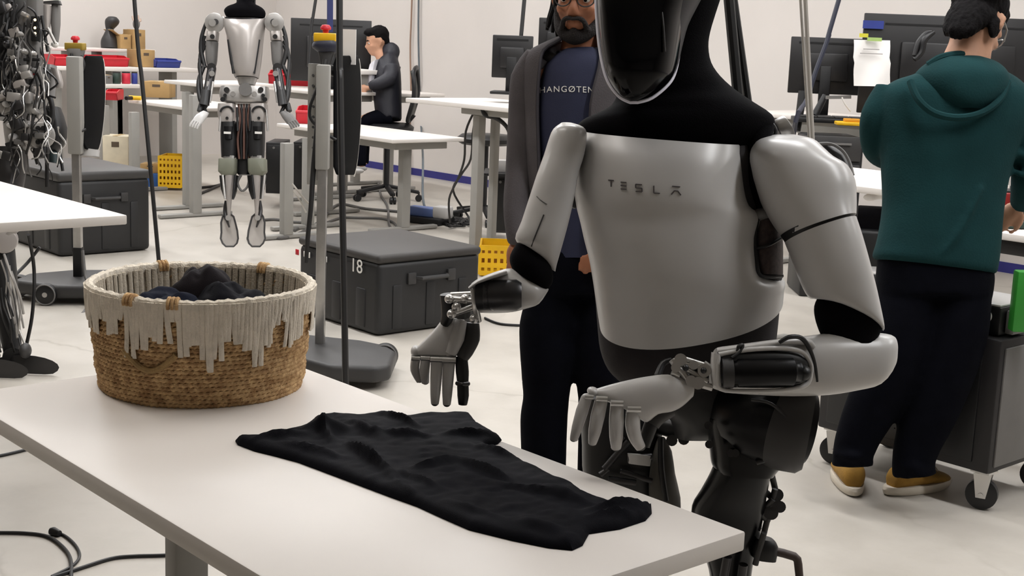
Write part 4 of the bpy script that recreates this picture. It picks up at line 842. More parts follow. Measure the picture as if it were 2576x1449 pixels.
lid18 = [o for o in c18.children if o.name.startswith('lid')][0]; bod18 = [o for o in c18.children if o.name.startswith('case_body')][0]
text('18', M_print, c18, 'number_decal', ony(900, 670, 3.985), (1, 0, 0), (0, 0, 1), .1, None, lift=.008, wide=1.1)
for x, w in ((750, .03), (768, .012), (778, .03), (822, .02)):
    P = ony(x, 634+(x-750)*.25, 3.985); MB().box((P.x, 3.979, P.z), (w, .004, .03)).build('icon_decal', M_print if x > 752 else M_red, c18, bevel=.001)
case('black transport case on the floor behind the left tablet stand', -9.35, -8.44, 3.62, 4.26, .55, mat('case_top_dark', (60, 58, 57), .5, 0, .06, 3))
# ---------------------------------------------------------------- desks on the left
LTC = onz(320, 541, .98)
work_table('folding_table', 'white table corner entering at the left edge in front of the cabled robot', LTC.x-1.5, LTC.x, LTC.y-.735, LTC.y, .98, [(LTC.x-1.3, LTC.y-.37), (LTC.x-1.0, LTC.y-.37)])
def estop(parent, P, d=1.0, dim=False):
    b = MB().box((P.x, P.y, P.z+.022*d), (.1*d, .075*d, .04*d), math.radians(48)).build('emergency_stop_box', mat('dull_yellow', (150, 124, 40), .5) if dim else M_yel, parent, bevel=.006)
    MB().lathe([(.012*d, .04*d), (.014*d, .055*d), (.024*d, .058*d), (.024*d, .068*d), (.016*d, .078*d), (.001, .08*d)], P, 20).build('stop_button', M_red, b)
    return b
def tablet_stand(label, base, post_px, mon, top, dim, D):
    r = thing('control_stand', label, 'stand', (base[0].x, base[0].y, 0)); B = base[0]
    M = Matrix.Rotation(math.radians(base[1]), 3, 'Z')
    poly = []
    for x, y in base[2]: p = M@Vector((x, y, 0)); poly.append((B.x+p.x, B.y+p.y, .035))
    MB().prism(poly, (0, 0, .075)).build('base', M_dk, r, bevel=.022, seg=3)
    for x, y in base[3]:
        p = M@Vector((x, y, 0)); a = M@Vector((0, 1, 0)); c = Vector((B.x+p.x, B.y+p.y, .06))
        w = MB().cyl(c-a*.02, c+a*.02, .059, 28).build('wheel', M_black, r, bevel=.006)
        MB().cyl(c-a*.026, c+a*.026, .014, 14).build('wheel_hub', M_alu, w)
        MB().tube([c-a*.021+Vector((math.cos(t), 0, math.sin(t))).x*(M@Vector((1, 0, 0)))*.054+Vector((0, 0, .054*math.sin(t))) for t in [2*PI*k/24 for k in range(25)]], .004, 6).build('wheel_rim', M_mid, w)
    return r
# near stand, between basket and robot
b2 = onz(805, 862, .11); D2 = 6.2
st2 = tablet_stand('tall control stand with bright yellow emergency stop and side-on monitor', (b2, 48, [(-.16, -.2), (.1, -.42), (.3, -.42), (.36, -.36), (.36, -.1), (.3, .02), (.18, .1), (-.1, .18), (-.22, .1)], [(-.16, -.1), (.3, .0)]), None, None, None, False, D2)
def vpx(x, y, D): return at(x, y, D)
def post(parent, a, b, w, m, name='post'):
    A = Vector(a); Bq = Vector(b); return MB().bar(A, Bq, w, w, up=(FW.x, FW.y, 0)).build(name, m, parent, bevel=w*.12)
zt2 = at(816, 160, D2).z
post(st2, (b2.x, b2.y, .1), (b2.x, b2.y, at(808, 400, D2).z), .042, M_alu)
post(st2, (b2.x, b2.y, at(808, 420, D2).z), (b2.x, b2.y, zt2), .058, M_leg, 'upper_post')
e = at(800, 300, D2+.02); pl = MB(); pl.bar((e.x, e.y, at(800, 470, D2).z), (e.x, e.y, at(800, 160, D2).z), .095, .01, up=(FW.x, FW.y, 0)); pl.build('perforated_plate', M_leg, st2, bevel=.003)
for k in range(8):
    y = 190+k*26; h = at(788, y, D2-.02); MB().cyl(h-FW*.006, h+FW*.01, .006, 10).build('plate_hole', M_dk, st2)
br = MB(); br.eloft([(800, 132, 842, 130, D2-.05, .03), (806, 160, 832, 158, D2-.05, .025), (808, 195, 824, 195, D2-.05, .02), (806, 330, 816, 330, D2-.05, .014), (798, 400, 806, 400, D2-.05, .012)], 12, 3, 2); br.build('neck_bracket', M_dk, st2)
MB().eloft([(790, 108, 850, 106, D2-.05, .05), (785, 120, 852, 118, D2-.05, .055), (806, 134, 844, 132, D2-.05, .04)], 16, 3, 2).build('button_mount', mat('navy_mount', (34, 36, 52), .5), st2)
P = at(819, 107, D2-.05); estop(st2, P, 1.0)
def monitor_side(parent, xa, xb, ya, yb, D, curved=True):
    """monitor seen nearly edge-on: deep back housing with a thin bright front rim"""
    mb = MB(); N = 14; rings = []
    for k in range(N+1):
        t = k/N; y = ya+(yb-ya)*t; bul = math.sin(PI*t)
        a = at(xa+(8 if t < .06 or t > .94 else 0), y, D-.05); b = at(xb-10+12*bul**.6-(10*t), y, D+.22)
        c = (a+b)/2; ax = (b-a)/2; th = RT*.014
        rings.append([a-th, a+th*.2, b+th, b-th])
    m = mb.loft(rings).build('monitor', M_matt, parent, bevel=.006)
    rim = MB(); rim.tube([at(xb-4+10*math.sin(PI*k/N)**.6-(12*k/N), ya+8+(yb-ya-4)*k/N, D+.225) for k in range(N+1)], .0065, 8); rim.build('monitor_rim', M_cablew, m)
    return m
m2 = monitor_side(st2, 845, 905, 140, 440, D2+.0)
ptube(MB(), [(818, 170, D2, 12), (840, 180, D2, 14), (856, 185, D2, 14)], 2).build('monitor_arm', M_black, st2)
MB().box(at(877, 118, D2+.1), (.004, .075, .16), math.radians(48+70)).build('paper_label', M_paper, st2)
ptube(MB(), [(818, 150, D2-.09, 6), (808, 220, D2-.1, 7), (800, 300, D2-.1, 7), (788, 430, D2-.1, 7), (782, 520, D2-.1, 6), (774, 600, D2-.08, 6), (770, 660, D2-.05, 5)], 4).build('power_cable', M_cable, st2)
ptube(MB(), [(805, 205, D2-.07, 4), (790, 240, D2-.07, 4), (780, 270, D2-.07, 4), (782, 300, D2-.07, 4), (812, 330, D2-.07, 4), (845, 352, D2-.05, 4)], 4).build('signal_cable', M_cable, st2)
ptube(MB(), [(735, 462, D2-.03, 2.5), (765, 500, D2-.03, 2.5), (785, 520, D2-.03, 2.5)], 3).build('bundle_tie', M_cablew, st2)
ptube(MB(), [(738, 480, D2-.03, 2), (755, 505, D2-.03, 2), (770, 535, D2-.03, 2)], 3).build('bundle_tie', M_cablew, st2)
MB().eloft([(795, 415, 822, 415, D2-.04, .02), (796, 455, 820, 455, D2-.04, .02)], 12, 4).build('post_clamp', M_alu, st2)
# left stand
b1 = onz(198, 690, .12); D1 = 7.55
st1 = tablet_stand('control stand with low wheeled base and dull emergency stop by the cabled robot', (b1, 48, [(-.3, -.2), (-.02, -.3), (.2, -.26), (.3, -.1), (.3, .12), (.12, .26), (-.1, .2), (-.3, .02)], [(-.08, -.3), (-.3, -.08)]), None, None, None, True, D1)
post(st1, (b1.x, b1.y, .1), (b1.x, b1.y, at(200, 625, D1).z), .05, M_black, 'lower_sleeve')
post(st1, (b1.x, b1.y, at(200, 630, D1).z), (b1.x, b1.y, at(195, 360, D1).z), .044, M_alu)
post(st1, (b1.x, b1.y, at(195, 385, D1).z), (b1.x, b1.y, at(190, 140, D1).z), .075, M_leg, 'upper_post')
MB().eloft([(170, 126, 212, 126, D1-.05, .05), (172, 140, 208, 142, D1-.05, .05), (182, 165, 206, 168, D1-.05, .03)], 14, 3, 2).build('button_mount', M_mid, st1)
estop(st1, at(190, 127, D1-.05), 1.0, True)
monitor_side(st1, 212, 262, 140, 376, D1)
MB().eloft([(205, 372, 250, 378, D1, .03), (205, 392, 248, 394, D1, .03)], 12, 4).build('shelf_bracket', M_white, st1)
ptube(MB(), [(180, 135, D1-.1, 4), (178, 200, D1-.11, 5), (180, 260, D1-.11, 5), (185, 310, D1-.1, 4), (200, 330, D1-.09, 3), (215, 325, D1-.06, 3)], 4).build('signal_cable', M_cable, st1)
ptube(MB(), [(205, 140, D1-.08, 3), (212, 165, D1-.08, 3), (200, 190, D1-.09, 3), (186, 212, D1-.1, 3)], 4).build('signal_cable', M_cable, st1)
ptube(MB(), [(208, 630, D1-.08, 4), (214, 690, D1-.1, 4), (224, 720, D1-.15, 4), (226, 760, 7.3, 4), (200, 795, 7.18, 4), (160, 805, 7.12, 4), (60, 803, 7.1, 4), (20, 800, 7.1, 4)], 5).build('power_cable', M_cableg, st1)
# ---------------------------------------------------------------- back left workbenches
def bench(label, c1, z, sx, sy, legs, thick=.03, group=None, nm='workbench'):
    P = onz(c1[0], c1[1], z); r = thing(nm, label, 'desk', (P.x, P.y, 0), group)
    MB().box2((P.x-sx, P.y, z-thick), (P.x, P.y+sy, z)).build('tabletop', M_table, r, bevel=.008)
    MB().box2((P.x-sx+.1, P.y+.1, z-thick-.06), (P.x-.1, P.y+sy-.1, z-thick-.002)).build('under_frame', M_leg, r, bevel=.004)
    for q_ in legs:
        if q_[0] == 'p': w_ = at(*q_[1:]); x, y = w_.x, w_.y
        elif q_[0] == 'f': w_ = onz(q_[1], q_[2], 0); x, y = w_.x, w_.y
        else: x, y = P.x-q_[0], P.y+q_[1]
        l = MB(); l.box2((x-.034, y-.04, .03), (x+.034, y+.04, z-thick-.05)); lg = l.build('leg', M_leg, r, bevel=.006)
        MB().box2((x-.03, y-.32, .004), (x+.03, y+.32, .034)).build('foot', M_leg, lg, bevel=.008)
    return r, P
bench('rounded white desk with cardboard box, third from the left behind the cabled robot', (486, 272), .80, 1.25, .75, [('p', 337, 300, 12.3), ('p', 262, 300, 13.1)])

def base(x0, x1, yb, z, D=None, xf=None):
    """near bottom edge of a box: left and right base points, unit vectors along and away"""
    if xf is not None:
        a = onx(x0, yb, xf); b = onx(x1, yb, xf); u = Vector((0, 1, 0)); d = Vector((-1, 0, 0)); w = b.y-a.y; a.z = z
    else:
        D = D or dep(onz((x0+x1)/2, yb, z)); a = at(x0, yb, D); b = at(x1, yb, D); u = b-a; u.z = 0; w = u.length; u.normalize(); d = Vector((-u.y, u.x, 0)); a.z = z
    return a, u, d, w, dep(a)
def wall_bench(nm, label, cat, x0, x1, py, xf, depth, th, foot):
    a = onx(x0, py, xf); b = onx(x1, py, xf); z = (a.z+b.z)/2
    r = thing(nm, label, cat, (xf-depth/2, (a.y+b.y)/2, foot)); MB().box2((xf-depth, a.y, z-th), (xf, b.y, z)).build('board', M_table, r, bevel=.006)
    for y in (a.y+.25, (a.y+b.y)/2, b.y-.15): MB().box2((xf-depth*.7, y-.03, foot+.002), (xf-depth*.35, y+.03, z-th-.001)).build('upright', M_leg, r, bevel=.004)
    return r, z
_, zA = wall_bench('workbench', 'long white workbench against the left wall with red bins on top', 'desk', 120, 505, 170, -13.55, .9, .04, 0)
bench('small raised white desk just left of the hanging silver robot', (503, 210), 1.05, .62, .7, [('f', 492, 545), ('f', 474, 525)])
_, zR = wall_bench('riser_shelf', 'long narrow riser shelf above the red bins on the left workbench', 'shelf', 130, 392, 122, -14.0, .4, .035, zA)
def bin_box(label, x0, x1, yb, yt, z, m, sy=.3, D=None, xf=None, group='red storage bins'):
    """open stacking bin with a sloping front lip"""
    a, u, d, w, D = base(x0, x1, yb, z+.002, D, xf); h = (yb-yt)*D/FPX; t = .008
    o = thing('storage_bin', label, 'bin', a+u*w/2+d*sy/2, group)
    def P(x, y, q): return a+u*x+d*y+Vector((0, 0, q))
    mb = MB(); mb.prism([P(0, 0, 0), P(w, 0, 0), P(w, sy, 0), P(0, sy, 0)], (0, 0, t))
    mb.prism([P(0, 0, 0), P(w, 0, 0), P(w, -.03, h*.72), P(0, -.03, h*.72)], d*t)
    mb.prism([P(0, sy, 0), P(w, sy, 0), P(w, sy, h), P(0, sy, h)], -d*t)
    for x, q in ((0, 1), (w, -1)): mb.prism([P(x, 0, 0), P(x, sy, 0), P(x, sy, h), P(x, .08, h), P(x, -.03, h*.72)], u*t*q)
    mb.build('bin_shell', m, o, smooth=False)
    mb = MB(); mb.tube([P(0, -.03, h*.72), P(w, -.03, h*.72)], .012, 8); mb.build('front_lip', m, o)
    return o
bin_box('red storage bin under the riser shelf, half behind the stand button', 136, 190, 158, 131, zA, M_red, .25, xf=-13.75)
bin_box('red storage bin under the riser shelf, right of the left stand', 228, 322, 160, 133, zA, M_red, .25, xf=-13.75)
bin_box('wide red storage bin right of the hanging silver robot', 676, 796, 216, 179, .98, M_red)
bin_box('small red storage bin low on the shelf right of the silver robot', 745, 800, 311, 270, .78, M_red)
bin_box('red storage bin on the rounded desk beside the left stand monitor', 264, 296, 252, 226, .80, M_red, .2)
bin_box('shallow blue storage bin at the right end of the left workbench', 392, 452, 163, 141, zA, M_blue, xf=-13.65, group=None)
def carton(label, x0, x1, yb, yt, z, m=None, sy=.25, openq=False, nm='cardboard_box', D=None, xf=None):
    a, u, d, w, D = base(x0, x1, yb, z+.001, D, xf); h = (yb-yt)*D/FPX
    m = m or M_card; c = a+u*w/2+d*sy/2; o = thing(nm, label, 'box', (c.x, c.y, a.z))
    M = Matrix((u, d, Vector((0, 0, 1)))).transposed()
    MB().box((c.x, c.y, a.z+h/2+.001), (w, sy, h), M=M).build('box_body', m, o, bevel=.004)
    MB().box((c.x, c.y, a.z+h+.002), (.05, sy*1.002, .003), M=M).build('tape', mat('packing_tape', (196, 172, 128), .4), o)
    MB().box((c.x-d.x*sy/2, c.y-d.y*sy/2, a.z+h*.75), (w*.3, .004, h*.16), M=M).build('label', mat('dark_label', (88, 74, 60), .7), o)
    if openq:
        for q in (-1, 1): MB().box((c.x+u.x*q*(w/2+.04), c.y+u.y*q*(w/2+.04), a.z+h+.02), (.1, sy*.9, .004), M=M@Matrix.Rotation(-q*.6, 3, 'Y')).build('flap', m, o)
    return o, a.z+h
carton('open cardboard box on the riser shelf beside the black bust', 303, 330, 117, 82, zR, xf=-14.05, openq=True)
_, zT = carton('tall cardboard box on the riser shelf, half behind the hanging tether', 336, 366, 120, 72, zR, xf=-14.02)
carton('cardboard box standing on the workbench next to the shallow blue bin', 346, 390, 162, 119, zA, xf=-13.7)
carton('wide brown cardboard box on the rounded white desk', 360, 426, 246, 206, .80)
_, zb = carton('blue carton on the floor under the rounded desk', 352, 402, 428, 394, 0, mat('blue_carton', (46, 96, 170), .6), .2, nm='carton', D=12.75)
carton('cardboard box stacked on the blue carton under the rounded desk', 352, 402, 393, 370, zb, D=12.77, sy=.18)
_, zb = carton('low cardboard tray under the white printed carton', 252, 326, 404, 372, 0, D=13.0, sy=.3)
wc, _ = carton('tall white printed carton standing on the cardboard tray beside the left stand', 258, 322, 371, 288, zb, mat('white_carton', (214, 204, 180), .7, 0, .05), nm='carton', D=13.03)
# black bust on the riser shelf
DB = dep(onx(276, 112, -14.2)); bz = Vector((0, 0, zR+.002-at(276, 112, DB).z))
bu = thing('bust', 'black shoulder bust with hooded head on the riser shelf', 'bust', at(276, 112, DB)+bz)
def blift(mb):
    for k in range(len(mb.v)): mb.v[k] = mb.v[k]+bz
    zmin = zR+.002
    for v in mb.v: v.z = max(v.z, zmin)
    return mb
blift(MB().eloft([(255, 114, 297, 114, DB, .1), (255, 95, 296, 92, DB, .11), (262, 80, 290, 76, DB, .09), (268, 66, 284, 63, DB, .06)], 20, 2.2, 3)).build('shoulders', M_dk, bu)
blift(MB().eloft([(267, 66, 286, 62, DB, .06), (265, 52, 297, 50, DB, .09), (266, 42, 299, 42, DB, .09), (272, 35, 294, 35, DB, .06)], 20, 2.2, 3)).build('head', M_dk, bu)
DH = dep(onx(343, 72, -14.1)); q = at(343, 74, DH); hz = Vector((0, 0, zT+.002-q.z))
rh = thing('model_hand', 'small pale upright model hand on top of the tall cardboard box', 'model', q+hz)
mb = MB(); pell(mb, 343, 60, DH, 9, 14, .03)
for v in mb.v: v += hz; v.z = max(v.z, zT+.001)
mb.build('palm', M_mid, rh)
for k, (x, y) in enumerate(((334, 40), (341, 36), (348, 38), (354, 46))):
    mb = MB(); ptube(mb, [(338+k*3.5, 54, DH, 2.6), (x, y+6, DH, 2.4), (x-1, y, DH, 2)])
    for v in mb.v: v += hz
    mb.build('finger', mat('pale_pink', (200, 176, 160), .6), rh)
_, zS = wall_bench('low_shelf', 'low white shelf board under the left workbench holding small tins', 'shelf', 258, 352, 212, -13.0, .4, .04, 0)
def tin(label, x0, x1, yt, m):
    a, u, d, w, D = base(x0, x1, 211, zS+.001, xf=-13.05); h = (211-yt)*D/FPX; a = a+u*w/2+d*w*.5; o = thing('container', label, 'container', a)
    MB().lathe([(.001, .001), (w*.47, .001), (w*.5, h*.05), (w*.5, h*.85), (w*.45, h*.9), (.001, h*.9)], a, 20).build('container_body', m, o)
    MB().lathe([(w*.46, h*.86), (w*.47, h), (w*.4, h*1.01), (.001, h*1.01)], a, 20).build('cap', M_dk, o)
carton('small grey box on the low shelf beside the left stand monitor', 264, 284, 211, 190, zS, M_mid, .12, nm='carton', xf=-13.05)
tin('dark green container on the low shelf, left of the red one', 288, 308, 181, mat('dark_green_plastic', (40, 58, 50), .5))
tin('red container on the low shelf behind the hanging tether', 312, 332, 181, mat('bright_red_plastic', (206, 46, 66), .5))
tin('dark blue container on the low shelf right of the red one', 335, 349, 181, M_blue)
yt = thing('hand_drill', 'yellow and black hand drill lying at the left of the rounded desk', 'drill', onz(330, 243, .80))
q = onz(325, 246, .825); MB().tube([q, q+Vector((RT.x, RT.y, 0))*.11], [.022, .02], 12).build('drill_body', M_yel, yt); MB().tube([q+Vector((RT.x, RT.y, 0))*.03, q+Vector((-FW.x, -FW.y, 0))*.1], .018, 10).build('handle', M_black, yt)
# yellow perforated crate
def crate(label, x0, x1, yb, yt, D, sy, nh, m):
    a = at(x0, yb, D); b = at(x1, yb, D); a.z = b.z = max(0.003, min(a.z, b.z)); h = (yb-yt)*D/FPX; u = (b-a).normalized(); w = (b-a).length; d = Vector((-u.y, u.x, 0))
    o = thing('plastic_crate', label, 'crate', (a+b)/2+d*sy/2)
    M = Matrix((u, d, Vector((0, 0, 1)))).transposed(); t = .012
    def bx(c, s): return MB().box(a+u*c[0]+d*c[1]+Vector((0, 0, c[2])), s, M=M)
    bx((w/2, sy/2, t/2), (w, sy, t)).build('crate_floor', m, o); bx((w/2, sy, h/2), (w, t, h)).build('back_panel', m, o)
    bx((0, sy/2, h/2), (t, sy, h)).build('side_panel', m, o); bx((w, sy/2, h/2), (t, sy, h)).build('side_panel', m, o)
    # perforated front: a lattice of bars so that the holes are real
    L = MB(); cx, cz = nh
    for k in range(cz+1): L.box(a+u*(w/2)+Vector((0, 0, h*(k+.0)/cz+(t*.8 if k == 0 else (-t*.8 if k == cz else 0)))), (w, t, h/cz*.52), M=M)
    for k in range(cx+1): L.box(a+u*(w*k/cx)+Vector((0, 0, h/2)), (w/cx*.5, t*.9, h), M=M)
    L.build('front_lattice', m, o, smooth=False)
    bx((w/2, sy*.4, h*.5), (w*.9, .01, h*.8)).build('inner_shade_sheet', mat('crate_shade', (150, 96, 10), .6), o)  # darker yellow sheet: shade behind the holes put into the colour
    return o
crate('yellow perforated crate standing upright on the floor left of the silver robot', 400, 456, 470, 392, 12.6, .3, (6, 5), M_yel)
crate('yellow crate on the floor right of the case marked 18', 1206, 1300, 690, 618, 8.75, .35, (6, 3), M_yel)
# right hand bench behind the silver robot
wbM, PM = bench('white workbench to the right of the silver robot carrying a red bin', (812, 232), .98, .9, .7, [(.28, .2), (.55, .6)])
bench('low white shelf desk with a small red bin right of the silver robot', (806, 325), .78, .62, .33, [('f', 720, 600), ('f', 774, 575)])
rs2 = thing('riser_shelf', 'white riser shelf behind the wide red bin under the large monitor', 'shelf', (PM.x-.45, PM.y+.45, .98))
q = onz(755, 175, 1.2); zq = at(755, 168, dep((PM.x-.4, PM.y+.4, 1.2))).z
MB().box2((PM.x-.88, PM.y+.35, zq-.04), (PM.x-.02, PM.y+.65, zq)).build('shelf_board', M_table, rs2, bevel=.004)
for x in (PM.x-.8, PM.x-.1): MB().box2((x-.03, PM.y+.42, .982), (x+.03, PM.y+.58, zq-.04)).build('upright', M_leg, rs2)
def computer(label, x0, x1, yb, yt, D, m, sy=.42):
    a = at(x0, yb, D); b = at(x1, yb, D); h = (yb-yt)*D/FPX; u = (b-a); u.z = 0; w = u.length; u.normalize(); d = Vector((-u.y, u.x, 0)); z0 = max(.003, a.z)
    c = (a+b)/2+d*sy/2; M = Matrix((u, d, Vector((0, 0, 1)))).transposed(); o = thing('computer_tower', label, 'computer', (c.x, c.y, z0))
    MB().box((c.x, c.y, z0+h/2), (w, sy, h), M=M).build('tower_body', m, o, bevel=.006)
    f = c-d*(sy/2+.006)
    MB().box((f.x, f.y, z0+h*.5), (w*.82, .012, h*.9), M=M).build('front_panel', M_black, o, bevel=.004)
    MB().cyl((f.x-d.x*.004, f.y-d.y*.004, z0+h*.9), (f.x-d.x*.012, f.y-d.y*.012, z0+h*.9), .01, 12).build('power_button', M_mid, o)
    return o
computer('black computer tower on the floor just right of the silver robot legs', 668, 709, 486, 358, 11.6, M_black)
computer('black computer tower on the floor between the grey desk legs', 737, 772, 476, 357, 11.5, M_black)
# large monitor in front of the seated man
def flat_monitor(label, xl, xr, yt, yb, D, ztab, m=None, stand=True, thick=.05, yawd=0, tx=None):
    a = at(xl, yt, D); b = at(xr, yt, D); w = (b-a).length; h = (yb-yt)*D/FPX; u = Vector((RT.x, RT.y, 0)).normalized(); u.rotate(Matrix.Rotation(math.radians(yawd), 3, 'Z')); dd = Vector((-u.y, u.x, 0))
    c = at((xl+xr)/2, (yt+yb)/2, D); M = Matrix((u, dd, Vector((0, 0, 1)))).transposed(); o = thing('monitor', label, 'monitor', (c.x, c.y, ztab))
    p = MB().box(c, (w, thick*.5, h), M=M).build('panel', m or M_screen, o, bevel=.006)
    MB().box(c-dd*thick*.5+Vector((0, 0, -.02*h)), (w*.6, thick*.8, h*.5), M=M).build('rear_housing', m or M_screen, o, bevel=.012)
    MB().box(c-dd*(thick*.27)+Vector((0, 0, h*.4)), (w*.78, .004, .012), M=M).build('vent_slot', M_black, p)
    MB().box(c+dd*(thick*.27), (w*.96, .004, h*.94), M=M).build('screen', M_blackg, p)
    if stand:
        nk = c-dd*thick*.6
        MB().box2((0, 0, 0), (.01, .01, .01))
        MB().box((nk.x, nk.y, (c.z+ztab)/2), (.07, .035, c.z-ztab), M=M).build('stand_neck', M_black, o, bevel=.006)
        MB().box((nk.x, nk.y, ztab+.012), (.26, .2, .02), M=M).build('stand_base', M_black, o, bevel=.006)
    return o, c, u, dd
mo, mc, mu, md = flat_monitor('large dark monitor seen from behind, in front of the seated man', 732, 933, 50, 205, 12.6, .96, yawd=4)
seatD, PS = bench('far white desk where the man in the puffer jacket sits', (988, 236), .96, 1.15, .62, [(.45, .3), (1.0, .3)])
bench('white desk with thick grey leg in front of the seated man', (988, 351), .735, 1.5, .70, [(.02+.22, .3), (1.3, .3)], thick=.03)
# ---------------------------------------------------------------- office chair builder
def office_chair(label, loc, rz, seat_z, back=True, mesh=True):
    L = Vector((0, 0, 0)); o = thing('office_chair', label, 'chair', L)
    MB().lathe([(.001, -.04), (.2, -.04), (.235, -.02), (.24, .01), (.2, .04), (.001, .045)], (0, 0, seat_z), 28).build('seat', M_black, o)
    MB().cyl((0, 0, .12), (0, 0, seat_z-.03), .026, 16).build('gas_column', M_black, o)
    for k in range(5):
        t = 2*PI*k/5+.3; dx, dy = math.cos(t), math.sin(t)
        l = MB().bar((dx*.03, dy*.03, .13), (dx*.3, dy*.3, .085), .045, .03).build('base_arm', M_black, o, bevel=.006)
        cs = MB(); n = Vector((-dy, dx, 0))
        for s in (-1, 1): cs.cyl(Vector((dx*.3, dy*.3, .032))+n*s*.006, Vector((dx*.3, dy*.3, .032))+n*s*.026, .031, 14)
        cs.cyl((dx*.3, dy*.3, .04), (dx*.3, dy*.3, .09), .008, 8)
        cs.build('caster', M_black, l)
    if back:
        f = MB(); pts = [(-.2, .2, seat_z+.1), (-.23, .25, seat_z+.3), (-.2, .24, seat_z+.5), (0, .25, seat_z+.55), (.2, .24, seat_z+.5), (.23, .25, seat_z+.3), (.2, .2, seat_z+.1), (0, .19, seat_z+.07), (-.2, .2, seat_z+.1)]
        f.tube(pts, .02, 8, smooth=3); f.build('backrest_frame', M_black, o)
        r_ = [[Vector((x, .22+.03*math.sin(PI*q)-.02*(1-(x/.2)**2), seat_z+.1+.42*q)) for x in (-.2, -.1, 0, .1, .2)] for q in [k/6 for k in range(7)]]
        MB().loft(r_, False, False).build('mesh_back', mat('chair_mesh', (92, 92, 88), .8), o, solid=.006)
        MB().bar((0, .12, seat_z-.03), (0, .24, seat_z+.12), .07, .03).build('back_bracket', M_black, o)
    o.location = Vector(loc); o.rotation_euler = (0, 0, rz); return o
cq = at(975, 330, SD); ld = onz(958, 478, 0)
office_chair('black mesh-back office chair holding the man in the puffer jacket', (cq.x, cq.y, 0), math.radians(48-90), at(975, 312, SD).z-.03)
st = onz(1215, 560, 0)
office_chair('black round stool with no backrest beside the raised desk', (st.x, st.y, 0), .4, at(1215, 362, 10.3).z-.03, back=False)
# ---------------------------------------------------------------- right-hand desks
Pb = onz(1072, 246, 1.08)
dB = thing('standing_desk', 'raised white standing desk with pointed corner left of the bearded man', 'desk', (Pb.x+.8, Pb.y+.35, 0))
MB().box2((Pb.x, Pb.y-.18, 1.05), (Pb.x+1.7, Pb.y+.55, 1.08)).build('tabletop', M_table, dB, bevel=.006)
MB().box2((Pb.x+.42, Pb.y-.03, 1.0), (Pb.x+1.55, Pb.y+.3, 1.047)).build('under_frame', M_leg, dB, bevel=.006)
for x, y in ((Pb.x+.58, Pb.y+.0),):
    lg = MB().box2((x-.034, y-.03, .03), (x+.034, y+.03, 1.0)).build('leg', M_leg, dB, bevel=.006); MB().box2((x-.03, y-.1, .004), (x+.03, y+.42, .034)).build('foot', M_leg, lg, bevel=.006)
lb = at(1247, 290, 9.3)
lg = MB().box2((lb.x-.026, lb.y-.024, .03), (lb.x+.026, lb.y+.024, 1.0)).build('leg', M_leg, dB, bevel=.006); MB().box2((lb.x-.03, lb.y-.3, .004), (lb.x+.03, lb.y+.2, .034)).build('foot', M_leg, lg, bevel=.006)
ptube(MB(), [(1212, 275, 8.95, 4), (1222, 290, 8.95, 6), (1250, 298, 8.98, 6), (1275, 320, 9.0, 5), (1285, 350, 9.05, 4)], 4).build('cable_tray_arm', M_black, dB)
flat_monitor('small dark monitor on the raised desk, blue glint at its corner', 1238, 1340, 90, 196, 9.2, at(1285, 238, 9.2).z, yawd=-6)
flat_monitor('dark monitor half hidden behind the bearded man', 1354, 1460, 47, 170, 9.6, 1.08, yawd=-4)
computer('dark grey computer tower hanging under the raised desk', 1232, 1276, 585, 442, 10.2, M_dk)
tra = thing('keyboard_tray', 'black tray on top of the dark grey computer tower', 'tray', at(1258, 436, 10.1)); q = at(1262, 434, 10.2)
MB().box(q, (.26, .4, .02), math.radians(48)).build('tray_board', M_black, tra, bevel=.004); MB().box(q+Vector((0, 0, .05)), (.1, .1, .09), math.radians(48)).build('adapter', M_white, tra, bevel=.006)
# right desk with monitors
dC = thing('standing_desk', 'raised white desk under the papered monitor on the right', 'desk', onz(2200, 300, 1.06).xy.to_3d())
pc = onz(2185, 306, 1.06)
MB().box2((pc.x-1.1, pc.y, 1.03), (pc.x+.9, pc.y+.7, 1.06)).build('tabletop', M_table, dC, bevel=.006)
MB().box2((pc.x-1.0, pc.y+.05, .94), (pc.x+.8, pc.y+.5, 1.028)).build('under_frame', M_leg, dC, bevel=.006)
for x in (pc.x-.7, pc.x+.5):
    lg = MB().box2((x-.05, pc.y+.25, .03), (x+.05, pc.y+.35, .96)).build('leg', M_leg, dC, bevel=.006); MB().box2((x-.03, pc.y, .004), (x+.03, pc.y+.6, .034)).build('foot', M_leg, lg, bevel=.006)
flat_monitor('mid-size dark monitor with a blue sticker, left of the pinned paper', 1987, 2166, 96, 236, 8.9, 1.06, yawd=-6)
big, bc, bu_, bdq = flat_monitor('very wide dark screen on the right, half hidden by the man in green', 2166, 2640, 44, 292, 8.6, 1.06, yawd=-2, stand=True)
MB().box(at(2197, 62, 8.54), (.13, .004, .05), math.radians(48)).build('blue_sticker', M_blue, big)
pap = MB(); g = []
for k in range(9):
    y = 100+k*14.5; row = []
    for j in range(9):
        x = 2150-(2 if k < 4 else -3)+j*11.4-(k*.8); row.append(at(x+math.sin(k*.9)*1.5, y+j*.25, 8.5-.012*math.sin(j*.8+k*.5)))
    g.append(row)
sheet = pap.loft(g, False, False).build('paper_sheet', M_paper, None, solid=.002); tag(sheet, 'white paper sheet with green tab taped to the wide dark screen', 'paper')
MB().box(at(2200, 99, 8.47), (.09, .004, .022), math.radians(48)).build('tape_tab', mat('green_tape', (176, 206, 120), .6), sheet)
for k, w in ((124, .1), (135, .14)): MB().box(at(2192, k, 8.475), (w, .003, .006), math.radians(48)).build('text_line', mat('grey_print', (170, 166, 164), .7), sheet)
MB().box(at(2173, 89, 8.5), (.055, .004, .024), math.radians(48)).build('yellow_sticker', mat('yellow_sticker', (214, 206, 60), .6), big)
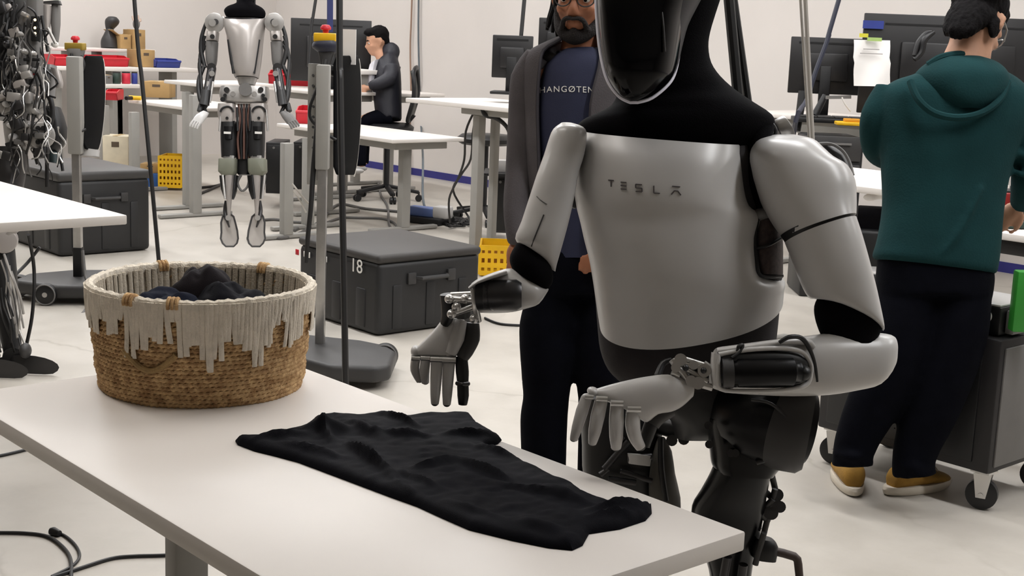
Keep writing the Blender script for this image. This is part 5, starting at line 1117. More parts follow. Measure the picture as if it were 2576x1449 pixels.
ptube(MB(), [(2350, 80, 8.35, 5), (2325, 100, 8.35, 9), (2318, 130, 8.36, 8), (2300, 150, 8.36, 6)], 4).build('cable_loop', M_black, big)
ptube(MB(), [(2345, 80, 8.35, 6), (2330, 84, 8.36, 8), (2310, 108, 8.36, 8), (2300, 140, 8.36, 6)], 4).build('cable_loop', M_black, big)
kb = thing('laptop_dock', 'low black keyboard dock lying in front of the monitors', 'keyboard', at(2100, 286, 8.8)); q = at(2095, 284, 8.7)
MB().box((q.x, q.y, 1.075), (.5, .2, .03), math.radians(44)).build('dock_body', M_black, kb, bevel=.006)
for k in range(4): MB().box((q.x-.12+k*.08, q.y-.1+k*.07, 1.096), (.1, .15, .012), math.radians(44)).build('key_block', M_dk, kb, bevel=.003)
mf = thing('multimeter', 'yellow and black measuring device beside the keyboard dock', 'device', at(2145, 292, 8.5)); q = at(2145, 288, 8.45)
MB().box((q.x, q.y, 1.072), (.2, .12, .022), math.radians(44)).build('device_body', M_yel, mf, bevel=.006); MB().box((q.x, q.y, 1.092), (.1, .08, .02), math.radians(44)).build('device_top', mat('amber', (206, 140, 20), .5), mf, bevel=.004)
ptube(MB(), [(2140, 280, 8.45, 2), (2126, 262, 8.45, 2), (2118, 245, 8.46, 2)], 3).build('probe_lead', M_cablew, mf)
arm = thing('clamp_stand', 'black clamp stand with a shelf under the mid-size monitor', 'stand', at(2080, 262, 8.7))
ptube(MB(), [(2076, 240, 8.75, 8), (2050, 290, 8.75, 10)]).build('arm_link', M_black, arm); ptube(MB(), [(2020, 230, 8.75, 12), (2005, 330, 8.75, 9)]).build('arm_link', M_black, arm)
MB().bar(at(2078, 245, 8.6), at(2140, 244, 8.6), .03, .02).build('arm_shelf', M_mid, arm)
# drawer unit, lower white desk and its clutter
dw = thing('drawer_unit', 'black drawer unit under the right raised desk', 'cabinet', onz(2110, 600, 0)); a = at(2042, 318, 8.3); b = at(2178, 322, 8.3)
u = (b-a); u.z = 0; w = u.length; u.normalize(); dq = Vector((-u.y, u.x, 0)); M = Matrix((u, dq, Vector((0, 0, 1)))).transposed(); cc = (a+b)/2+dq*.2
MB().box((cc.x, cc.y, cc.z/2-.03), (w, .4, cc.z-.06), M=M).build('cabinet_body', M_black, dw, bevel=.02)
for k in range(5): MB().box((cc.x-dq.x*.205, cc.y-dq.y*.205, cc.z-.13-k*.17), (w*.88, .02, .15), M=M).build('drawer', M_dk, dw, bevel=.006)
for k in range(5): MB().bar((cc.x-dq.x*.225-u.x*.08, cc.y-dq.y*.225-u.y*.08, cc.z-.1-k*.17), (cc.x-dq.x*.225+u.x*.08, cc.y-dq.y*.225+u.y*.08, cc.z-.1-k*.17), .012, .012).build('drawer_handle', M_mid, dw)
P2 = onz(2240, 478, .93)
lw = thing('low_desk', 'white lower desk left of the man in green, cluttered below', 'desk', (P2.x-.5, P2.y+.4, 0))
MB().box2((P2.x-1.3, P2.y, .9), (P2.x+.12, P2.y+.8, .93)).build('tabletop', M_table, lw, bevel=.006)
for x in (P2.x-.95, P2.x-.05): lg = MB().box2((x-.045, P2.y+.3, .03), (x+.045, P2.y+.42, .9)).build('leg', M_leg, lw, bevel=.006); MB().box2((x-.03, P2.y+.08, .004), (x+.03, P2.y+.64, .034)).build('foot', M_leg, lw, bevel=.006)
bk_ = thing('backpack', 'black backpack leaning under the lower white desk', 'bag', onz(2185, 680, 0)); q = onz(2185, 690, 0)
MB().box((q.x, q.y, .24), (.3, .22, .46), math.radians(40)).build('bag_body', M_fab, bk_, bevel=.06, seg=4); MB().box((q.x+.02, q.y-.12, .2), (.22, .1, .26), math.radians(40)).build('front_pocket', M_black, bk_, bevel=.03, seg=3)
ba = thing('white_bag', 'crumpled white plastic bag under the lower desk', 'bag', at(2205, 495, 6.2)); mb = MB()
for x, y, rx, ry in ((2190, 496, 18, 10), (2210, 490, 20, 12), (2226, 494, 14, 9)): pell(mb, x, y, 6.2, rx, ry, .04)
mb.build('bag_body', M_paper, ba, remesh=.008, sm=1)
# floor box lying there: black power unit with white top
pu = thing('power_unit', 'black power unit standing on the floor below the lower desk', 'device', onz(2180, 760, 0)); q = onz(2150, 750, 0)
MB().box((q.x, q.y, .09), (.35, .3, .17), math.radians(44)).build('unit_body', M_black, pu, bevel=.01); MB().box((q.x, q.y, .18), (.3, .26, .012), math.radians(44)).build('unit_top', M_white, pu, bevel=.004)
# ---------------------------------------------------------------- black tool cart
cx0, cx1, cy0, cy1 = -2.88, -2.19, 4.13, 4.6
ct = thing('tool_cart', 'black rolling tool cart behind the legs of the man in green', 'cart', ((cx0+cx1)/2, (cy0+cy1)/2, 0))
MB().box2((cx0, cy0, .14), (cx1, cy1, .6)).build('cart_body', mat('cart_black', (27, 25, 27), .5, 0, .06), ct, bevel=.008)
MB().box2((cx0+.04, cy0-.008, .17), (cx1-.06, cy0+.004, .56)).build('front_panel', M_black, ct, bevel=.004)
MB().box2((cx1-.004, cy0+.03, .16), (cx1+.006, cy1-.03, .57)).build('side_panel', M_mid, ct, bevel=.003)  # mid-grey sheet: light on the black cart's right side put into colour
for x, y in ((cx0+.05, cy0+.05), (cx1-.04, cy0+.05), (cx0+.05, cy1-.05), (cx1-.04, cy1-.05)):
    c = Vector((x, y, .055)); a = Vector((.35, -.94, 0)).normalized()
    w = MB().tube([c-a*.018, c-a*.014, c+a*.014, c+a*.018], [.044, .053, .053, .044], 28).build('caster_wheel', M_black, ct)
    fk = MB(); t = a.cross(Vector((0, 0, 1)))
    for s in (-1, 1): fk.prism([c+a*s*.024+t*.016-Vector((0, 0, .01)), c+a*s*.024-t*.016-Vector((0, 0, .01)), c+a*s*.024-t*.03+Vector((0, 0, .075)), c+a*s*.024+t*.03+Vector((0, 0, .075))], a*.003)
    fk.box(c+Vector((0, 0, .08)), (.07, .06, .008)); fk.build('caster_fork', M_chrome, w, smooth=False)
    MB().bar(c-a*.02-Vector((0, 0, .02)), c-a*.05+t*.03-Vector((0, 0, .03)), .02, .006).build('brake_lever', M_chrome, w)
    MB().cyl(c-a*.032, c+a*.032, .009, 10).build('axle', M_chrome, w)
ps = thing('power_supply', 'black bench power supply with round dial on the tool cart', 'device', (-2.3, 4.3, .6))
MB().box2((-2.46, 4.17, .604), (-2.225, 4.42, .70)).build('supply_body', M_black, ps, bevel=.005)
MB().box2((-2.45, 4.175, .70), (-2.23, 4.41, .708)).build('supply_top', M_white, ps, bevel=.003)
MB().tube([Vector((-2.275+.02*math.cos(t), 4.166, .665+.02*math.sin(t))) for t in [2*PI*k/20 for k in range(21)]], .0025, 6).build('dial_ring', M_print, ps)
for x, z, w in ((-2.275, .665, .016), (-2.27, .63, .016), (-2.31, .665, .012), (-2.3, .62, .008), (-2.32, .62, .008), (-2.28, .618, .02)): MB().box((x, 4.167, z), (w, .003, .006)).build('dial_mark', M_print, ps)
MB().box2((-2.222, 4.2, .61), (-2.19, 4.3, .69)).build('connector', M_mid, ps, bevel=.006)
ptube(MB(), [(2476, 768, 4.62, 6), (2510, 768, 4.62, 7), (2555, 764, 4.6, 5)], 2).build('supply_cable', M_cable, ps)
gb = thing('green_panel', 'bright green box standing at the right edge on the cart', 'box', onz(2580, 860, .6)); q = at(2590, 758, 4.45)
MB().box((q.x, q.y, q.z), (.11, .05, .2), math.radians(48)).build('box_body', mat('bright_green', (52, 150, 52), .5), gb, bevel=.006); MB().box((q.x-FW.x*.027, q.y-FW.y*.027, q.z+.03), (.03, .004, .03), math.radians(48)).build('logo_mark', mat('deep_green', (24, 96, 30), .5), gb)
# far desk seen right of the man in green
P3 = onz(2500, 582, .82)
d3 = thing('low_desk', 'cluttered white desk right of the man in green', 'desk', (P3.x+.4, P3.y+.4, 0))
MB().box2((P3.x-.12, P3.y, .79), (P3.x+1.1, P3.y+.8, .82)).build('tabletop', M_table, d3, bevel=.006)
MB().box2((P3.x-.08, P3.y+.03, .73), (P3.x+1.0, P3.y+.5, .788)).build('under_frame', M_black, d3, bevel=.004)
for x in (P3.x+.05, P3.x+.9): MB().box2((x-.045, P3.y+.3, .004), (x+.045, P3.y+.42, .75)).build('leg', M_leg, d3, bevel=.006)
for nm, lab, cat, x, y, sx, sy, sz, m in (('keyboard', 'dark green keyboard at the front of the cluttered right desk', 'keyboard', 2545, 566, .3, .12, .03, mat('green_black', (34, 56, 48), .5)), ('tool_box', 'red tool box behind the keyboard on the right desk', 'box', 2545, 540, .24, .15, .11, mat('dark_red', (150, 30, 26), .5)), ('black_case', 'black case at the right edge beside the red tool box', 'case', 2610, 550, .2, .2, .14, M_black)):
    q = onz(x, y+6, .82); o = thing(nm, lab, cat, (q.x, q.y, .82)); MB().box((q.x, q.y, .822+sz/2), (sx, sy, sz), math.radians(50)).build('body', m, o, bevel=.006)
    MB().box((q.x, q.y, .826+sz), (sx*.8, sy*.7, .012), math.radians(50)).build('top', M_dk, o, bevel=.003)
# ---------------------------------------------------------------- silver robot hanging at the back
SDp = 8.95
M_sil = mat('satin_silver', (176, 170, 166), .34, .35, .03); M_silm = mat('machined_silver', (178, 175, 172), .34, .5, .06, 20)
sr = thing('humanoid_robot', 'silver bare-framed humanoid robot hanging from straps in the background', 'robot', (at(612, 560, SDp).x, at(612, 560, SDp).y, 0))
S = SDp
MB().eloft([(572, 46, 664, 47, S, .08), (564, 30, 668, 32, S, .09), (572, 18, 660, 20, S, .08), (594, 10, 642, 10, S, .07), (602, -6, 634, -6, S, .06)], 24, 2.3, 3).build('collar', M_fab, sr)
MB().eloft([(602, -4, 634, -4, S-.02, .06), (594, -30, 642, -30, S-.03, .09), (594, -60, 642, -60, S-.02, .1), (606, -84, 632, -84, S, .06)], 24, 2.2, 3).build('head', M_blackg, sr)
MB().eloft([(566, 46, 664, 46, S+.02, .08), (572, 100, 662, 100, S+.02, .09), (580, 160, 656, 160, S+.02, .09), (592, 196, 650, 196, S+.02, .08)], 24, 2.5, 2).build('torso_core', M_gun, sr)
MB().shell([(563, 41, 669, 42, S, .09, None, 16), (569, 70, 664, 70, S, .12, None, 5), (578, 105, 660, 105, S, .13), (586, 145, 655, 146, S, .125), (591, 180, 651, 182, S, .115), (596, 194, 648, 196, S, .10)], 20, 2.2, 3).build('chest_shell', M_sil, sr, solid=.008)
MB().eloft([(596, 196, 646, 197, S, .07), (602, 214, 640, 214, S, .06)], 16, 3).build('waist', M_silm, sr)
MB().eloft([(556, 218, 676, 220, S, .07), (552, 236, 678, 238, S, .08), (560, 256, 672, 258, S, .08), (590, 262, 646, 262, S, .06)], 20, 3, 2).build('pelvis', M_silm, sr)
MB().cyl(at(617, 225, S-.11), at(617, 225, S-.06), .042, 24).build('pelvis_disc', M_mid, sr)
for x in (566, 662): MB().cyl(at(x, 240, S-.09), at(x, 240, S-.07), .012, 12).build('bolt', M_black, sr)
def hang_arm(sgn):
    X = lambda x: 615+sgn*(x-615)
    g = MB().cyl(at(X(540), 57, S-.05), at(X(540), 57, S+.06), .064, 28); g.build('shoulder_joint', M_silm, sr, bevel=.006)
    MB().cyl(at(X(542), 55, S-.06), at(X(542), 55, S-.045), .02, 16).build('joint_hub', M_dk, sr)
    MB().eloft([(X(522), 80, X(550), 80, S, .045), (X(520), 104, X(548), 104, S, .045)], 16, 4).build('upper_bracket', M_sil, sr, bevel=.003)
    MB().eloft([(X(516), 106, X(549), 107, S, .045), (X(518), 150, X(546), 152, S, .042), (X(522), 165, X(543), 166, S, .035)], 18, 2.4, 2).build('upper_arm', M_mid, sr)
    MB().cyl(at(X(532), 170, S-.05), at(X(532), 170, S+.05), .03, 18).build('elbow_joint', M_gun, sr)
    MB().eloft([(X(522), 172, X(544), 172, S-.02, .03), (X(516), 205, X(538), 207, S-.04, .032), (X(508), 250, X(528), 254, S-.08, .03), (X(502), 268, X(520), 272, S-.1, .025)], 14, 2.6, 2).build('forearm', M_gun, sr)
    for k in range(3): ptube(MB(), [(X(516), 90+k*12, S-.03, 3.5), (X(503-k), 140+k*10, S-.02, 4), (X(506), 200, S-.06, 4), (X(510), 262, S-.1, 3)], 4).build('arm_cable', M_black, sr)
    ptube(MB(), [(X(508), 262, S-.11, 8), (X(502), 280, S-.13, 7)]).build('wrist', M_black, sr)
    h = MB().eloft([(X(512), 278, X(526), 284, S-.14, .02), (X(494), 288, X(520), 296, S-.16, .024), (X(484), 302, X(508), 312, S-.18, .018)], 14, 2.4, 2).build('hand', M_white if sgn > 0 else M_mid, sr)
    for k in range(4): ptube(MB(), [(X(486+k*6), 303+k*2, S-.19, 3), (X(480+k*6), 312+k*2, S-.2, 3), (X(478+k*6), 318+k*2, S-.2, 2.4)]).build('finger', M_white if sgn > 0 else M_mid, h)
hang_arm(1); hang_arm(-1)
for sgn in (1, -1):
    X = lambda x: 611+sgn*(x-611)
    MB().eloft([(X(550), 262, X(592), 262, S-.03, .05), (X(549), 285, X(592), 285, S-.03, .055), (X(554), 308, X(590), 308, S-.03, .05)], 18, 4, 2).build('hip_plate', M_sil, sr)
    MB().tube([at(X(571)+16*math.cos(t), 282-14*math.sin(t), S-.09) for t in [PI*k/12 for k in range(13)]], .007, 6).build('hip_slot', M_black, sr)
    MB().cyl(at(X(571), 297, S-.09), at(X(571), 297, S-.075), .01, 10).build('bolt', M_black, sr)
    MB().eloft([(X(556), 306, X(594), 306, S-.02, .06), (X(556), 350, X(598), 350, S-.02, .065), (X(558), 396, X(596), 396, S-.02, .06)], 18, 2.8, 2).build('thigh', M_black, sr)
    MB().eloft([(X(562), 318, X(586), 318, S-.085, .01), (X(566), 350, X(584), 350, S-.09, .012)], 10, 3).build('thigh_window', M_motor, sr)
    MB().box(at(X(572), 334, S-.1), (.045, .01, .014), math.radians(48)).build('thigh_mark', M_print, sr)
    MB().eloft([(X(562), 392, X(592), 392, S-.05, .03), (X(562), 400, X(592), 400, S-.05, .03)], 10, 4).build('knee_bolts', M_alu, sr)
    MB().eloft([(X(552), 400, X(597), 400, S-.03, .06), (X(551), 432, X(596), 432, S-.03, .06), (X(560), 442, X(590), 442, S-.03, .045)], 16, 5, 1).build('knee_block', mat('sage_grey', (116, 118, 104), .5), sr, bevel=.004)
    MB().eloft([(X(552), 442, X(600), 442, S, .045), (X(556), 475, X(596), 480, S, .045), (X(565), 500, X(588), 502, S, .03)], 16, 2.6, 2).build('calf_actuator', M_black, sr)
    MB().eloft([(X(566), 440, X(588), 440, S-.05, .025), (X(568), 480, X(585), 482, S-.045, .024), (X(571), 520, X(581), 522, S-.035, .02), (X(573), 545, X(580), 545, S-.03, .018)], 14, 2.6, 2).build('shin', M_sil, sr)
    ptube(MB(), [(X(570), 505, S, 5), (X(566), 530, S, 5), (X(570), 552, S-.02, 5)], 3).build('ankle_rod', M_gun, sr)
    MB().cyl(at(X(574), 548, S-.08), at(X(574), 548, S-.05), .018, 16).build('ankle_joint', M_chrome, sr)
    out = [(566, 536), (560, 545), (556, 560), (557, 585), (555, 600), (560, 612), (568, 620), (588, 620), (596, 612), (599, 600), (597, 580), (592, 560), (588, 545), (580, 538)]
    f = MB(); f.prism([at(X(x), y, S-.03+(620-y)*.0005) for x, y in out], FW*.03); ft = f.build('foot', mat('sole_grey', (168, 162, 156), .6), sr, smooth=False)
    MB().tube([at(X(x), y, S-.032+(620-y)*.0005) for x, y in out+out[:1]], .006, 6).build('foot_rim', M_dk, ft)
    ptube(MB(), [(X(570), 552, S-.04, 4), (X(577), 572, S-.04, 2)]).build('foot_strap', M_dk, ft)
MB().eloft([(592, 310, 636, 310, S+.03, .05), (596, 360, 632, 360, S+.03, .05), (594, 425, 634, 425, S+.03, .05), (600, 440, 628, 440, S+.03, .04)], 14, 3, 2).build('battery_pack', M_black, sr)
for k in range(5): ptube(MB(), [(600+k*7, 262, S-.04, 3), (604+k*5, 300, S-.05, 3), (598+k*8, 350, S-.05, 3), (602+k*6, 400, S-.04, 3)], 4).build('hip_cable', M_black if k % 2 else mat('rust_cable', (96, 66, 56), .6), sr)
ptube(MB(), [(606, 440, S, 4), (598, 460, S, 3), (608, 480, S, 3), (622, 470, S, 3), (628, 445, S, 3)], 4).build('leg_cable', M_mid, sr)
for sgn in (1, -1):
    X = lambda x: 613+sgn*(x-613)
    for (x, y, r, m) in ((534, 57, 9, M_chrome), (534, 92, 6, M_gun), (533, 185, 7, M_chrome), (570, 226, 7, M_gun), (560, 250, 6, M_black), (586, 236, 6, M_silm)): MB().cyl(at(X(x), y, S-.085), at(X(x), y, S-.06), r*S/FPX, 16).build('drive_cap', m, sr)
    for (a, b, c, d_, r, m) in ((556, 275, 552, 330, 3, M_silm), (596, 270, 598, 330, 3, M_black), (560, 440, 566, 500, 3, M_chrome), (592, 440, 586, 500, 3, M_black), (524, 205, 514, 262, 4, M_silm), (536, 205, 528, 258, 3, M_chrome), (575, 100, 588, 185, 4, M_black)): ptube(MB(), [(X(a), b, S-.07, r), (X(c), d_, S-.08, r)]).build('push_rod', m, sr)
    ptube(MB(), [(X(522), 48, S-.02, 4), (X(508), 90, S-.02, 5), (X(506), 130, S-.02, 6), (X(516), 170, S-.03, 5)], 4).build('arm_cable', M_black, sr)
    ptube(MB(), [(X(514), 165, S-.03, 5), (X(500), 205, S-.05, 6), (X(504), 250, S-.09, 6), (X(520), 285, S-.12, 4)], 4).build('arm_cable', M_black, sr)
    MB().eloft([(X(508), 225, X(530), 228, S-.1, .03), (X(502), 262, X(526), 266, S-.13, .03)], 12, 3).build('wrist_block', M_black, sr)
for x in (598, 640): MB().tube([at(x, 10, S), Vector((at(x, 10, S).x, at(x, 10, S).y, CEIL-.01))], .008, 8).build('hanging_strap', M_black, sr)
# ---------------------------------------------------------------- cabled robot at the left edge
LD = 6.1
lr = thing('humanoid_robot', 'open-frame robot covered in cables at the left edge of the picture', 'robot', (at(30, 700, LD).x, at(30, 700, LD).y, 0))
MB().eloft([(-60, -40, 60, -40, LD, .13), (-60, 60, 66, 60, LD, .14), (-56, 160, 60, 160, LD, .13), (-40, 240, 50, 240, LD, .11)], 20, 3, 2).build('torso_core', M_black, lr)
MB().eloft([(72, -30, 104, -30, LD-.1, .04), (72, 100, 104, 100, LD-.1, .045), (72, 214, 104, 214, LD-.1, .04)], 16, 5).build('spine_frame', M_mid, lr)
pn = MB().eloft([(79, 42, 101, 42, LD-.155, .01), (79, 103, 101, 103, LD-.155, .01)], 10, 6).build('control_board', M_black, lr)
for y in (50, 70, 84): pell(MB(), 88, y, LD-.166, 3.5, 3.5, .004).build('status_light', mat('warm_led', (255, 220, 170), .4, emit=2.5), pn)
MB().eloft([(106, 6, 152, 2, LD+.02, .02), (104, 8, 156, 12, LD+.02, .02)], 10, 4).build('top_bracket', M_dk, lr)
MB().eloft([(110, 14, 128, 14, LD, .03), (108, 40, 126, 40, LD, .03), (112, 80, 124, 80, LD, .02)], 12, 3, 2).build('shoulder_plate', M_sil, lr)
MB().eloft([(132, 10, 150, 10, LD+.05, .03), (130, 60, 150, 60, LD+.05, .035), (136, 104, 146, 104, LD+.05, .02)], 14, 2.6, 2).build('upper_arm', M_mid, lr)
MB().eloft([(108, 165, 140, 165, LD, .04), (106, 200, 138, 210, LD, .045), (112, 240, 134, 245, LD, .04)], 14, 3, 2).build('elbow_plate', mat('pale_grey_metal', (150, 150, 150), .35, .4), lr)
MB().eloft([(128, 170, 150, 176, LD-.05, .02), (140, 205, 158, 208, LD-.05, .02), (142, 222, 156, 222, LD-.05, .015)], 12, 3, 2).build('forearm_plate', M_sil, lr)
MB().eloft([(0, 225, 62, 225, LD-.05, .1), (-10, 262, 66, 262, LD-.05, .1), (-10, 300, 64, 300, LD-.05, .1)], 18, 4, 2).build('waist_block', M_gun, lr)
MB().cyl(at(88, 268, LD-.16), at(92, 264, LD-.02), .042, 24).build('hip_motor', M_chrome, lr, bevel=.006)
MB().eloft([(16, 312, 94, 308, LD-.1, .08), (20, 340, 92, 338, LD-.1, .085), (24, 374, 90, 372, LD-.1, .075)], 20, 4, 2).build('pelvis_block', M_silm, lr)
MB().cyl(at(102, 340, LD-.2), at(104, 340, LD-.05), .06, 28).build('hip_ring', M_silm, lr, bevel=.008)
for k in range(6):
    t = 2*PI*k/6; MB().cyl(at(102+13*math.cos(t), 340+20*math.sin(t), LD-.215), at(102+13*math.cos(t), 340+20*math.sin(t), LD-.2), .011, 10).build('hip_hole', M_black, lr)
pell(MB(), 40, 318, LD-.19, 24, 10, .03, -.2).build('hip_cover', M_white, lr)
MB().eloft([(118, 270, 150, 270, LD, .05), (120, 320, 166, 320, LD, .06), (118, 360, 160, 365, LD, .055), (110, 386, 140, 386, LD, .04)], 16, 2.4, 2).build('hanging_arm', M_black, lr)
MB().eloft([(120, 378, 146, 384, LD-.02, .03), (124, 408, 150, 412, LD-.02, .03)], 12, 2.6, 2).build('gripper', mat('dark_teal', (38, 52, 54), .5), lr)
rc = random.Random(21)
def wig(x0, y0, x1, y1, n, amp, r, m, d0, nm='cable'):
    pts = []
    for k in range(n+1):
        t = k/n; a = amp*math.sin(PI*t); pts.append((x0+(x1-x0)*t+rc.uniform(-a, a), y0+(y1-y0)*t+rc.uniform(-a, a)*.6, d0+rc.uniform(-.03, .03), r))
    ptube(MB(), pts, 4, 7).build(nm, m, lr)
for k in range(34):
    x = rc.uniform(-10, 112); y = rc.uniform(-40, 200)
    wig(x, y, x+rc.uniform(-35, 35), y+rc.uniform(60, 230), 4, 22, rc.uniform(1.4, 3.2), rc.choice([M_cable, M_cable, M_cable, M_black, M_cableg, M_silm]), LD-rc.uniform(.1, .24))
for k in range(22):
    x = rc.uniform(0, 150); y = rc.uniform(230, 340); wig(x, y, x+rc.uniform(-25, 25), y+rc.uniform(60, 120), 4, 18, rc.uniform(1.4, 3), rc.choice([M_cable, M_cable, M_cableg, M_chrome]), LD-rc.uniform(.12, .26))
for (a, b, c, d_) in ((105, 40, 120, 130), (120, 70, 140, 110), (40, 160, 70, 200), (60, 150, 100, 150), (8, 200, 30, 160), (25, 200, 50, 160)): ptube(MB(), [(a, b, LD-.2, 4), (c, d_, LD-.2, 4)]).build('strut', rc.choice([M_silm, M_black]), lr)
for x, y, r in ((20, 112, 12), (30, 140, 10), (52, 85, 6), (12, 235, 9), (16, 262, 9), (84, 135, 8), (60, 130, 10), (86, 178, 9), (34, 345, 12), (70, 355, 9)): pell(MB(), x, y, LD-.2, r, r*.9, .03).build('connector', rc.choice([M_mid, M_chrome, M_gun, M_white]), lr)
pell(MB(), 84, 180, LD-.2, 7, 9, .01).build('red_connector', M_red, lr)
pell(MB(), 138, 112, LD-.1, 9, 8, .02).build('white_connector', M_paper, lr)
ptube(MB(), [(105, 235, LD-.12, 6), (125, 245, LD-.15, 7), (132, 290, LD-.15, 6), (120, 350, LD-.15, 5), (118, 470, LD-.12, 5)], 4).build('thick_cable', M_cable, lr)
ptube(MB(), [(150, 380, LD-.1, 4), (158, 430, LD-.1, 4)]).build('strap', M_black, lr)
rq = random.Random(33)
for k in range(46):
    zone = k % 3
    x, y = (rq.uniform(-5, 112), rq.uniform(225, 395)) if zone else (rq.uniform(-5, 70), rq.uniform(-10, 220))
    w, h = rq.uniform(5, 18), rq.uniform(4, 16); D = LD-rq.uniform(.16, .25); q = at(x, y, D); k_ = D/FPX
    nm = rq.choice(['bracket', 'circuit_housing', 'linkage_plate'])
    MB().box(q, (w*k_*2, rq.uniform(.015, .05), h*k_*2), M=VM@Matrix.Rotation(PI/2, 3, 'X')@Matrix.Rotation(rq.uniform(-.5, .5), 3, 'Y')).build(nm, rq.choice([M_silm, M_silm, M_gun, M_black, M_sil, M_mid]), lr, bevel=.004)
for k in range(30):
    x = rq.uniform(-5, 130); y = rq.uniform(-20, 380); wig(x, y, x+rq.uniform(-40, 40), y+rq.uniform(40, 120), 3, 16, rq.uniform(1.2, 2.2), rq.choice([M_cable, M_cable, M_chrome, M_cableg, M_silm]), LD-rq.uniform(.2, .28))
ptube(MB(), [(-20, 600, LD-.15, 14), (20, 588, LD-.18, 12), (44, 572, LD-.18, 10)]).build('pale_strut', M_sil, lr)
# legs
for dx, dd, s in ((0, 0, 1), (-52, .12, -1)):
    MB().eloft([(-20+dx, 372, 66+dx, 372, LD-.02+dd, .08), (-14+dx, 440, 60+dx, 440, LD-.03+dd, .08), (-16+dx, 520, 46+dx, 520, LD-.06+dd, .07), (-18+dx, 600, 36+dx, 600, LD-.08+dd, .06)], 16, 2.6, 2).build('thigh', M_gun, lr)
    MB().cyl(at(10+dx, 606, LD-.2+dd), at(14+dx, 602, LD-.02+dd), .055, 22).build('knee_joint', M_sil, lr, bevel=.006)
    MB().eloft([(-10+dx, 600, 32+dx, 598, LD-.1+dd, .05), (-14+dx, 680, 40+dx, 690, LD-.12+dd, .06), (-10+dx, 780, 46+dx, 790, LD-.14+dd, .055), (6+dx, 860, 52+dx, 866, LD-.16+dd, .045), (14+dx, 905, 46+dx, 908, LD-.17+dd, .035)], 16, 2.4, 2).build('shin', M_black, lr)
    for k in range(9): wig(rc.uniform(-8, 30)+dx, 640+k*14, rc.uniform(10, 60)+dx, 790+k*12, 3, 8, rc.uniform(2, 4), rc.choice([M_chrome, M_silm, M_cable, M_cable, M_silm]), LD-.22+dd, 'shin_cable')
    a = onz(34+dx, 940, 0) if s > 0 else onz(-24+dx*.4, 950, 0)
    M = Matrix((Vector((-FW.y, FW.x, 0)).normalized(), Vector((RT.x, RT.y, 0)).normalized(), Vector((0, 0, 1)))).transposed()
    f = MB(); f.ell(a+Vector((RT.x, RT.y, 0))*.05+Vector((0, 0, .035)), (.05, .14, .05), M, 20, 10)
    for v in f.v: v.z = max(v.z, .002)
    f.build('foot', M_dk, lr)
    MB().tube([at(30+dx, 895, LD-.17+dd), a+Vector((0, 0, .07))], [.04, .045], 14).build('ankle', M_black, lr)
pell(MB(), 64, 882, LD-.24, 14, 20, .04).build('ankle_cover', M_dk, lr)
ptube(MB(), [(48, 830, LD-.24, 3), (62, 865, LD-.24, 3)]).build('ankle_rod', M_chrome, lr); ptube(MB(), [(52, 780, LD-.24, 3), (46, 840, LD-.24, 3)]).build('ankle_rod', M_chrome, lr)
MB().tube([at(20, -30, LD), Vector((at(20, -30, LD).x, at(20, -30, LD).y, CEIL-.01))], .012, 8).build('hanging_strap', M_black, lr)
# ---------------------------------------------------------------- loose cables and tethers
def cable(nm, label, pts, r, m, cat='cable', sm=5, n=8, group=None): return tag(MB().tube(pts, r, n, True, sm).build(nm, m), label, cat, group)
def ceil_pt(px, py, D): p = at(px, py, D); return Vector((p.x, p.y, CEIL-.005))
def to_ceiling(px, py, D, slope):   # continue a tether along its line in space up to the ceiling
    p = at(px, py, D); q = at(px+slope*100, py-100, D); k = (CEIL-.005-p.z)/(q.z-p.z); return p+(q-p)*k
cable('hanging_tether', 'thin black tether slanting down behind the basket rim', [to_ceiling(338, 0, 7.0, -.07), at(338, 0, 7.0), at(357, 200, 7.0), at(378, 420, 7.0), at(398, 640, 7.05), at(408, 760, 7.1), onz(414, 815, .006)], .011, M_cable)
cable('hanging_tether', 'thick black vertical tether in front of the yellow emergency stop', [to_ceiling(854, 0, 5.4, .002), at(854, 0, 5.4), at(856, 200, 5.4), at(860, 450, 5.4), at(865, 700, 5.42), at(869, 940, 5.45), onz(872, 1045, .01)], .0135, M_cable)
cable('hanging_tether', 'short black line above the large monitor', [to_ceiling(794, 0, 11.9, .15), at(794, 0, 11.9), at(785, 50, 11.9), at(776, 168, 11.9)], .014, M_cable)
tag(MB().bar(to_ceiling(832, 0, 11.8, .0), at(830, 80, 11.8), .05, .02).build('hanging_strap', M_strap), 'dark blue strap hanging behind the large monitor', 'strap')
cable('hanging_tether', 'thin dark cord coming down to the small monitor', [to_ceiling(1319, 0, 9.35, .09), at(1319, 0, 9.35), at(1311, 90, 9.35), at(1309, 130, 9.35)], .014, M_cable)
def straight(nm, label, a, b, D, r, m, floor=False):
    p = at(*a, D); q = at(*b, D); d = (q-p).normalized(); k = (CEIL-.005-p.z)/d.z; top = p+d*k
    bot = q if not floor else p+d*((.004-p.z)/d.z)
    return cable(nm, label, [top, p, q, bot] if floor else [top, p, q], r, m)
straight('tether_hose', 'thick black hose behind the white robot neck, left one of two', (1834, 0), (1862, 300), 2.88, .0115, M_cable)
straight('tether_hose', 'thin black hose behind the white robot neck, right one of two', (1846, 0), (1888, 300), 2.9, .0085, M_cable)
straight('drop_cable', 'thin white cord left of the pair behind the robot shoulder', (2014, 0), (2040, 420), 2.83, .0032, M_cablew)
straight('drop_cable', 'thicker white cord of the pair behind the robot shoulder', (2026, 0), (2047, 420), 2.86, .0048, M_cablew)
